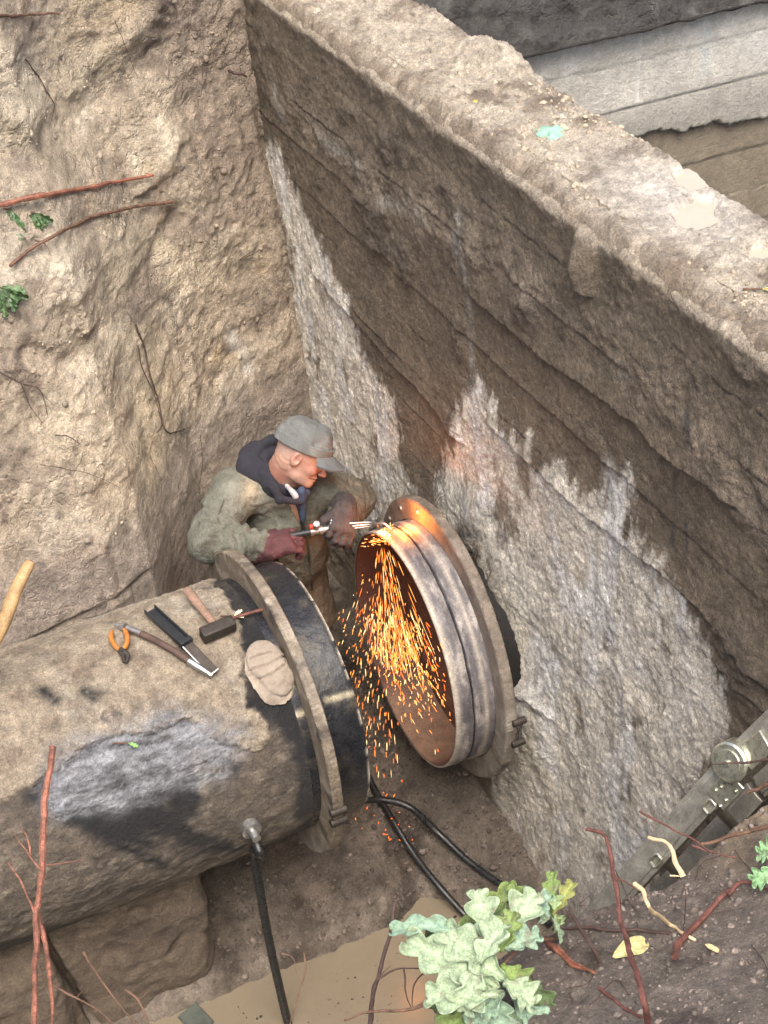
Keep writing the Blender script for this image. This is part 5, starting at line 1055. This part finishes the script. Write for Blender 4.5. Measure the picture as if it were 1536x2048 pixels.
# small oak sprigs on the bank
def leafmesh(L_, W_, lobes=3, curl=.5, bend=.6, ruf=.12, seed=0, nt_=33, nw=13, thick=0):
    r_ = np.random.RandomState(seed); t = np.linspace(0, 1, nt_); 
    wd = W_*(np.sin(np.pi*np.clip(t*.94+.04, 0, 1))**.55)*(.45+.62*t**.8)*(.50+.60*np.abs(np.cos(np.pi*(lobes*t+.15)))); wd[0] = W_*.05; wd[-1] = W_*.16; V = []
    for i, tt in enumerate(t):
        th = -bend*tt; cx = L_*(math.sin(bend*tt)/bend if bend else tt); cz = -L_*(1-math.cos(bend*tt))/bend if bend else 0
        for s in np.linspace(-1, 1, nw):
            y = wd[i]*s; z = curl*wd[i]*s*s*.6 + ruf*W_*math.sin(9*tt+6*s+seed)*abs(s) + .02*W_*r_.normal()
            x = cx + abs(s)*wd[i]*.35 + z*math.sin(th)*-1; V.append((x-abs(s)*0, y, cz+z*math.cos(th)))
    return np.array(V), gridF(nt_, nw)
def placeleaf(name, base, d, up_, L_, W_, m, parent, col, seed, **k):
    V, F = leafmesh(L_, W_, seed=seed, **k); x = nrm(d); z = nrm(np.array(up_)-x*(np.array(up_)@x)); y = np.cross(z, x); V2 = V @ np.array([x, y, z]) + np.array(base)
    n_ = len(V); s = np.tile(np.abs(np.linspace(-1, 1, 13)), 33); tq = np.repeat(np.linspace(0, 1, 33), 13); c = np.tile(np.array(col, float), (n_, 1)); c = c*(1+.35*fbm(V*1.0+seed, 40, 3, .6, seed))[:, None]
    c = mixc(c, np.array(col)*1.5, np.clip(np.exp(-(s/.10)**2)*.5 + .28*np.exp(-((((tq-s*.16)*7) % 1-.5)/.13)**2), 0, 1))
    dirt = sm(.08, .4, fbm(V+seed*.3, 34, 4, .7, seed+5)); c = mixc(c, (.16, .15, .10), dirt*.7)
    o = mesh(name, V2, F, m, col=c); child(o, parent); so_ = o.modifiers.new('s', 'SOLIDIFY'); so_.thickness = .0008; return o
def sprig(px, label, n_, size, hit, dirs, up_, seed, m='green', cols=((.03, .07, .02), (.055, .11, .035)), name='oak_sprig', cat='leaves'):
    b = hit(px, .02); S = empty(name, b); tag(S, label, cat); r_ = np.random.RandomState(seed)
    for i in range(n_):
        an = dirs[0] + (dirs[1]-dirs[0])*((i+.5)/n_) + r_.normal()*.12; d = -CAMD*math.sin(an)+CAMX*math.cos(an); bb = b+d*size*.12*r_.uniform(0, 1); placeleaf('leaf', bb, d-CAMF*.15, up_+r_.normal(size=3)*.3, size*r_.uniform(.75, 1.1), size*.28, M[m], S, cols[i % 2], seed*10+i, bend=.5, lobes=3)
    g = MB(); g.tube([b-CAMX*.05, b], .003, 6); o = g.build('twig', M['twig'], S); return S
sprig((22, 418), 'green oak leaves hanging from the red bank root, left of a pair', 4, .085, bankhit, (-2.3, -.9), -CAMF, 1)
sprig((70, 425), 'green oak leaves below the red bank root, right of a pair', 5, .075, bankhit, (-2.4, -.3), -CAMF, 2)
sprig((52, 476), 'small grey-green leaf lying above the lower dark root', 2, .05, bankhit, (2.4, 3.4), -CAMF, 3, cols=((.14, .2, .13), (.14, .2, .13)))
sprig((2, 575), 'green oak leaves at the left edge halfway down the bank', 6, .09, bankhit, (-2.0, .2), -CAMF, 4)
def hitpipe(px, off=.0): return oncyl(px, .522)
sprig((256, 1486), 'single small green leaf stuck on the shiny flank of the main', 1, .035, hitpipe, (-.4, -.2), -CAMF-CAMD, 5, cols=((.16, .33, .08), (.16, .33, .08)))
sprig((468, 1232), 'pale yellow chip of leaf beside the club hammer', 2, .035, hitpipe, (-.2, .9), -CAMF-CAMD, 6, cols=((.72, .70, .42), (.72, .70, .42)), m='leaf', name='leaf_scrap')
def hitledge(px, off=.0): p = un(px, 'z', 2.10); return p
sprig((940, 208), 'tiny yellow leaf lying on the muddy wall top', 2, .03, hitledge, (-.5, .8), (0, 0, 1), 7, cols=((.55, .45, .05), (.5, .4, .05)), m='leaf', name='fallen_leaf')
sprig((1524, 578), 'small yellow leaf near the right end of the muddy wall top', 2, .03, hitledge, (-.5, .8), (0, 0, 1), 8, cols=((.62, .56, .22), (.6, .5, .2)), m='leaf', name='fallen_leaf')
# the mint green patch on the wall top
q = np.array([un(p_, 'z', 2.10)[:2] for p_ in ((1073, 275), (1080, 262), (1100, 248), (1125, 246), (1138, 262), (1118, 268), (1100, 272), (1084, 280))]); c_ = q.mean(0)
ang = np.linspace(0, 2*math.pi, 40, endpoint=False); V = [(*c_, 2.112)]
for rr_ in (.5, 1.):
    for a in ang:
        r0_ = .062*rr_*(1+.25*math.sin(3*a+1)+.15*math.sin(7*a)); V.append((c_[0]+r0_*math.cos(a)*.7, c_[1]+r0_*math.sin(a)*1.0, 2.110-.02*(rr_ == 1)+.004*math.sin(5*a)))
F = [(0, 1+i, 1+(i+1) % 40) for i in range(40)] + [(1+i, 41+i, 41+(i+1) % 40, 1+(i+1) % 40) for i in range(40)]
tag(mesh('plaster_lump', V, F, M['mint']), 'mint green flake of plaster stuck in the mud on the wall top', 'plaster')

# near roots in the lower right
def Nn(*px, h=.02): return [nearhit(p_, h) for p_ in px]
root([at((1172, 1658), 3.75), at((1206, 1668), 3.72), at((1216, 1690), 3.7), at((1222, 1730), 3.68), at((1232, 1770), 3.62), at((1240, 1830), 3.58), at((1256, 1890), 3.50), at((1275, 1950), 3.40), at((1290, 2005), 3.35), nearhit((1300, 2060), 0)], .006, .010, 'long knotty dark red root rising from the soil in front of the ladder', 'root', [([at((1228, 1755), 3.65), at((1246, 1762), 3.66), at((1272, 1775), 3.7)], .004)])
root(Nn((1348, 1915), (1362, 1880), (1400, 1842), (1430, 1808), (1458, 1778), h=.03), .012, .009, 'straight red root lying on the soil under the right hand oak leaf', 'root', [(Nn((1455, 1790), (1480, 1765), (1510, 1768), (1545, 1782), h=.03), .009)])
root([at((1268, 1768), 3.6), at((1286, 1785), 3.58), at((1300, 1815), 3.55), nearhit((1335, 1845), .02), nearhit((1370, 1868), .02), nearhit((1392, 1878), .01)], .007, .005, 'peeled cream coloured root crossing between the red roots', 'rootp')
root([at((1298, 1675), 3.75), at((1330, 1682), 3.72), at((1344, 1700), 3.7), at((1352, 1728), 3.68), at((1366, 1752), 3.68)], .004, .010, 'short pale brown broken root standing before the ladder rail', 'rootp', [([at((1340, 1750), 3.68), at((1366, 1752), 3.68)], .003)])
root(Nn((1085, 1875), (1100, 1890), (1130, 1915), (1155, 1935), (1188, 1945), h=.02), .013, .004, 'torn orange and white root beside the oak leaves', 'rooto', [(Nn((1115, 1895), (1150, 1925), (1188, 1948), h=.032), .006)])
root([at((1142, 1820), 3.75), at((1158, 1855), 3.72), at((1180, 1890), 3.68), nearhit((1200, 1925), 0)], .006, .006, 'dark upright root stub with pale cut tip right of the oak leaves', 'rootd')
root(Nn((1198, 1975), (1222, 1995), (1255, 2020), (1285, 2035), h=.015), .006, .004, 'thin red root on the soil at the bottom of the picture', 'root')
root([at((1280, 1622), 3.9), at((1320, 1645), 3.9), at((1350, 1660), 3.88), at((1380, 1675), 3.88), at((1425, 1702), 3.85), at((1470, 1715), 3.85)], .004, .0025, 'thin thorny red root crossing in front of the ladder rail', 'root', [([at((1384, 1690), 3.86), at((1420, 1702), 3.86)], .004), ([at((1300, 1630), 3.9), at((1285, 1650), 3.9)], .0015)])
root([at((1425, 1528), 3.9), at((1470, 1526), 3.9), at((1510, 1522), 3.88), at((1545, 1518), 3.85)], .003, .005, 'thin dark root running across the ladder hinge', 'rootd')
root([at((1495, 1588), 3.9), at((1520, 1575), 3.88), at((1545, 1562), 3.85)], .006, .008, 'dark root under the ladder hinge at the right edge', 'twig')
root([at((1400, 1690), 3.9), at((1440, 1680), 3.9), at((1490, 1665), 3.88), at((1545, 1650), 3.85)], .005, .009, 'dark lichened root below the ladder at the right edge', 'twig')
root(Nn((1105, 1858), (1170, 1856), (1230, 1860), (1290, 1862), (1340, 1866), h=.014), .005, .006, 'black twig with green lichen lying level along the edge of the bank', 'rootd', [(Nn((1250, 1864), (1300, 1890), (1330, 1915), h=.008), .002)])
root([at((1365, 1765), 3.6), at((1372, 1800), 3.6), nearhit((1366, 1860), 0)], .002, .0015, 'hair-thin root hanging above the cream coloured one', 'rootd')
for i, (a, b, c) in enumerate((((1180, 1790), (1160, 1810), (1188, 1825)), ((1230, 1740), (1262, 1810), (1280, 1880)), ((1470, 1700), (1500, 1740), (1545, 1790)), ((1400, 1830), (1440, 1825), (1500, 1812)), ((1130, 1975), (1180, 1960), (1190, 1900)), ((1440, 1710), (1400, 1730), (1390, 1760)), ((1500, 1890), (1530, 1930), (1545, 2010)), ((1180, 2010), (1230, 1960), (1260, 1990)))):
    root(Nn(a, b, c, h=.018), .0018, .0012, 'hair-fine dark rootlet in the near bank ' + ('beside the dark upright root stub', 'crossing behind the knotty red root', 'running out to the right edge', 'under the straight red root', 'between torn orange root and yellow leaf', 'below the broken pale root', 'in the soil by the lower right edge', 'under the thin red bottom root')[i], 'rootd', [(Nn(b, ((b[0]+c[0])/2+14, (b[1]+c[1])/2-9), h=.018), .0012)], group='hair-fine rootlets in the near bank')
# near roots lower left
root([at((105, 1495), 3.55), at((92, 1580), 3.5), at((86, 1680), 3.45), at((82, 1760), 3.4), at((74, 1830), 3.35), at((70, 1920), 3.3), at((68, 2070), 3.2)], .0105, .0085, 'long upright orange red root in front of the main at the lower left', 'rooto', [([at((76, 1828), 3.36), at((90, 1900), 3.32), at((100, 1975), 3.28), at((106, 2070), 3.2)], .009), ([at((80, 1740), 3.4), at((50, 1700), 3.42), at((20, 1660), 3.45)], .0025), ([at((86, 1730), 3.42), at((120, 1726), 3.42), at((165, 1722), 3.42)], .0016), ([at((60, 1710), 3.42), at((52, 1670), 3.42), at((36, 1655), 3.42)], .003), ([at((76, 1840), 3.38), at((50, 1780), 3.4), at((15, 1725), 3.42)], .004)])
for i, (pts, lb) in enumerate(((((104, 1972), (150, 1995), (195, 2020), (225, 2050)), 'thin dark twig slanting at the foot of the left red roots'), (((165, 1905), (190, 1945), (225, 1990), (270, 2045)), 'grey twig slanting over the soil below the main'), (((252, 1978), (278, 2000), (290, 2030), (300, 2055)), 'forked pale twig at the edge of the muddy water'))):
    P_ = [at(q_, 3.5) for q_ in pts]; root(P_, .004, .0022, lb, 'twig', [([P_[1], at((pts[1][0]+20, pts[1][1]-18), 3.5)], .0015), ([P_[2], at((pts[2][0]-24, pts[2][1]+10), 3.5)], .0015)], cat='twig', name='twig')
root([at((608, 1905), 3.6), at((612, 1940), 3.6), at((596, 1985), 3.6), at((580, 2050), 3.55)], .003, .002, 'knobbly twig curving beside the hanging drain hose', 'twig', [([at((560, 1905), 3.6), at((585, 1915), 3.6), at((596, 1955), 3.6)], .002)], cat='twig', name='twig')
root([at((790, 1805), 3.7), at((778, 1880), 3.68), at((760, 1940), 3.65), at((746, 1985), 3.6), at((738, 2060), 3.5)], .0055, .009, 'dark upright twig with side shoots standing over the water left of the oak leaves', 'rootd', [([at((752, 1958), 3.63), at((790, 1940), 3.64), at((830, 1937), 3.64), at((862, 1938), 3.64)], .0035), ([at((750, 1962), 3.63), at((765, 1945), 3.63), at((780, 1932), 3.63)], .0025), ([at((808, 1940), 3.64), at((814, 1990), 3.62), at((822, 2020), 3.6)], .0035), ([at((848, 1945), 3.64), at((828, 1975), 3.62), at((824, 2020), 3.6)], .003)], cat='twig', name='twig')
root([at((690, 2040), 3.5), at((740, 2025), 3.52), at((820, 2020), 3.55), at((870, 1995), 3.55)], .003, .006, 'brown twig lying level at the bottom beside the oak leaves', 'twig', [([at((820, 2020), 3.55), at((880, 2000), 3.55)], .006)], cat='twig', name='twig')
# big dusty oak spray
OS = empty('oak_spray', nearhit((960, 1960), .02)); tag(OS, 'large spray of dusty pale green oak leaves on the edge of the near bank', 'leaves')
PG = (.27, .35, .22); PG2 = (.20, .30, .21); GG = (.15, .22, .06); DG = (.07, .11, .04)
spec = [  # base px, tip px, width, colour, depth shift, bend
 ((930, 1860), (795, 1825), .030, PG2, .02, .9), ((935, 1868), (850, 1880), .036, DG, -.02, .5), ((900, 1900), (1000, 1780), .040, GG, -.05, .4),
 ((985, 1900), (960, 1795), .042, PG, .00, .5), ((1000, 1890), (1055, 1790), .046, PG, .01, .6), ((1000, 1905), (1015, 1835), .034, GG, .03, .4),
 ((1010, 1900), (1060, 1862), .036, PG2, .03, .5), ((1000, 1975), (838, 1880), .052, PG, .04, .5), ((1010, 1960), (905, 1865), .050, PG, .05, .6),
 ((1000, 1990), (870, 1975), .050, PG, .05, .5), ((1010, 1985), (940, 2030), .048, PG2, .03, .5), ((1000, 1930), (1050, 1960), .038, GG, .02, .5),
 ((1005, 1960), (1065, 1990), .046, PG, .04, .6), ((985, 1985), (1000, 2060), .050, PG2, .02, .5), ((1020, 1990), (1085, 2040), .044, PG2, .00, .6),
 ((960, 2000), (880, 2060), .040, GG, -.02, .5), ((1000, 2010), (1060, 2080), .045, PG, .0, .5), ((1040, 1960), (1100, 2010), .034, DG, -.03, .4), ((920, 1940), (865, 2000), .030, DG, -.03, .4),
 ((1040, 1850), (1080, 1790), .030, PG2, -.04, .5), ((1075, 1830), (1030, 1775), .022, GG, -.05, .4), ((960, 1930), (985, 1850), .044, PG, .06, .7), ((960, 1925), (925, 2010), .046, PG, .06, .6)]
for i, (b_, t_, w_, c_, dz, bd) in enumerate(spec):
    tb = 3.55-dz*1.2; pb = at(b_, tb); ptp = at(t_, tb+.02); d_ = ptp-pb; Ln = np.linalg.norm(d_)*1.15
    placeleaf('leaf', pb, d_-CAMF*.03, -CAMF*.8-CAMD*.6+RS.normal(size=3)*.22, Ln, w_*1.02, M['leaf'], OS, c_, 300+i, bend=bd, lobes=3, curl=.5, ruf=.20)
g = MB(); g.tube(smoothpath([nearhit((1120, 1875), .02), at((1050, 1890), 3.6), at((1000, 1940), 3.57), at((985, 1990), 3.55)], 6), .004, 7); g.build('twig', M['twig'], OS)
OT = empty('oak_spray', at((1100, 1830), 3.75)); tag(OT, 'small upright tuft of yellowish green oak leaves right of the large dusty spray', 'leaves')
for i, (b_, t_, w_, c_) in enumerate((((1105, 1835), (1100, 1748), .024, GG), ((1105, 1830), (1142, 1766), .022, (.22, .24, .07)), ((1108, 1830), (1120, 1850), .026, (.25, .34, .16)), ((1100, 1835), (1070, 1800), .024, PG2), ((1108, 1820), (1110, 1790), .024, (.26, .36, .16)), ((1105, 1835), (1130, 1880), .012, (.2, .28, .18)), ((1098, 1838), (1078, 1835), .02, PG))):
    pb = at(b_, 3.78-.01*i); ptp = at(t_, 3.80-.01*i); d_ = ptp-pb; placeleaf('leaf', pb, d_, -CAMF*.9-CAMD*.3+RS.normal(size=3)*.3, np.linalg.norm(d_)*1.15, w_, M['leaf'], OT, c_, 400+i, bend=.5, lobes=3)
OR_ = empty('oak_spray', nearhit((1530, 1760), .03)); tag(OR_, 'green oak leaves cut off by the right edge above the near bank', 'leaves')
for i, (b_, t_) in enumerate((((1560, 1740), (1508, 1760)), ((1560, 1700), (1520, 1705)), ((1565, 1690), (1530, 1680)))):
    pb = nearhit(b_, .10); ptp = nearhit(t_, .10); d_ = ptp-pb; placeleaf('leaf', pb, d_, -CAMF-CAMD*.5+RS.normal(size=3)*.2, np.linalg.norm(d_)*1.2, .03, M['leaf'], OR_, (.20, .36, .17), 450+i, bend=.5, lobes=3)
for i, (px0, px1, w_, c_, lb) in enumerate((((1225, 1915), (1292, 1880), .026, (.42, .38, .17), 'yellow brown-spotted leaf lying behind the knotty red root'), ((1410, 1888), (1435, 1900), .008, (.70, .52, .26), 'tiny pale orange leaf on the soil at the lower right'))):
    pb, ptp = nearhit(px0, .03), nearhit(px1, .03); E_ = empty('fallen_leaf', pb); tag(E_, lb, 'leaf'); d_ = ptp-pb
    placeleaf('blade', pb, d_, -CAMF-CAMD, np.linalg.norm(d_), w_, M['leaf'], E_, c_, 470+i, bend=.2, lobes=0)
# slate in the water
g = MB(); c_ = un((392, 2040), 'z', WL+.0); g.box(c_, (nrm([1, .3, .1]), nrm([-.3, 1, .05]), nrm([-.08, -.05, 1])), (.045, .06, .010)); tag(g.build('stone', M['slate'], None, bevel=.004), 'dark flat stone lying in the muddy water at the bottom', 'stone')
# specks floating on the water
n = 420; q = np.c_[RS.uniform(-1.35, -.2, n), RS.uniform(-1.1, -.33, n), np.full(n, WL+.001)]; k = fbm(q, 3, 3, .5, 5) > -.12; q = q[k]
o = clods('floating_specks', q, RS.lognormal(-6.0, .5, len(q)), shade(len(q), (.05, .04, .03)));
# wiry roots at the rim of the hole
for i, (c0_, nn, lb) in enumerate((((1035, 1420), 26, 'tangle of fine roots at the right rim of the hole beside the flange'), ((945, 1100), 16, 'fine dark roots hanging at the upper right rim of the hole'), ((870, 960), 9, 'few pale rootlets poking out of the wall above the stub'))):
    g = MB(); b = un(c0_, 'x', -.03)
    for k in range(nn):
        s = b + RS.normal(size=3)*np.array([.01, .04, .05]); d_ = nrm(np.array([-1, RS.normal()*1., RS.normal()*.8])); g.tube(smoothpath([s, s+d_*.03, s+d_*.05+np.array([0, RS.normal()*.02, -.02])], 4), .0013, 4)
    tag(g.build('root_tangle', M['rootd']), kind='stuff')
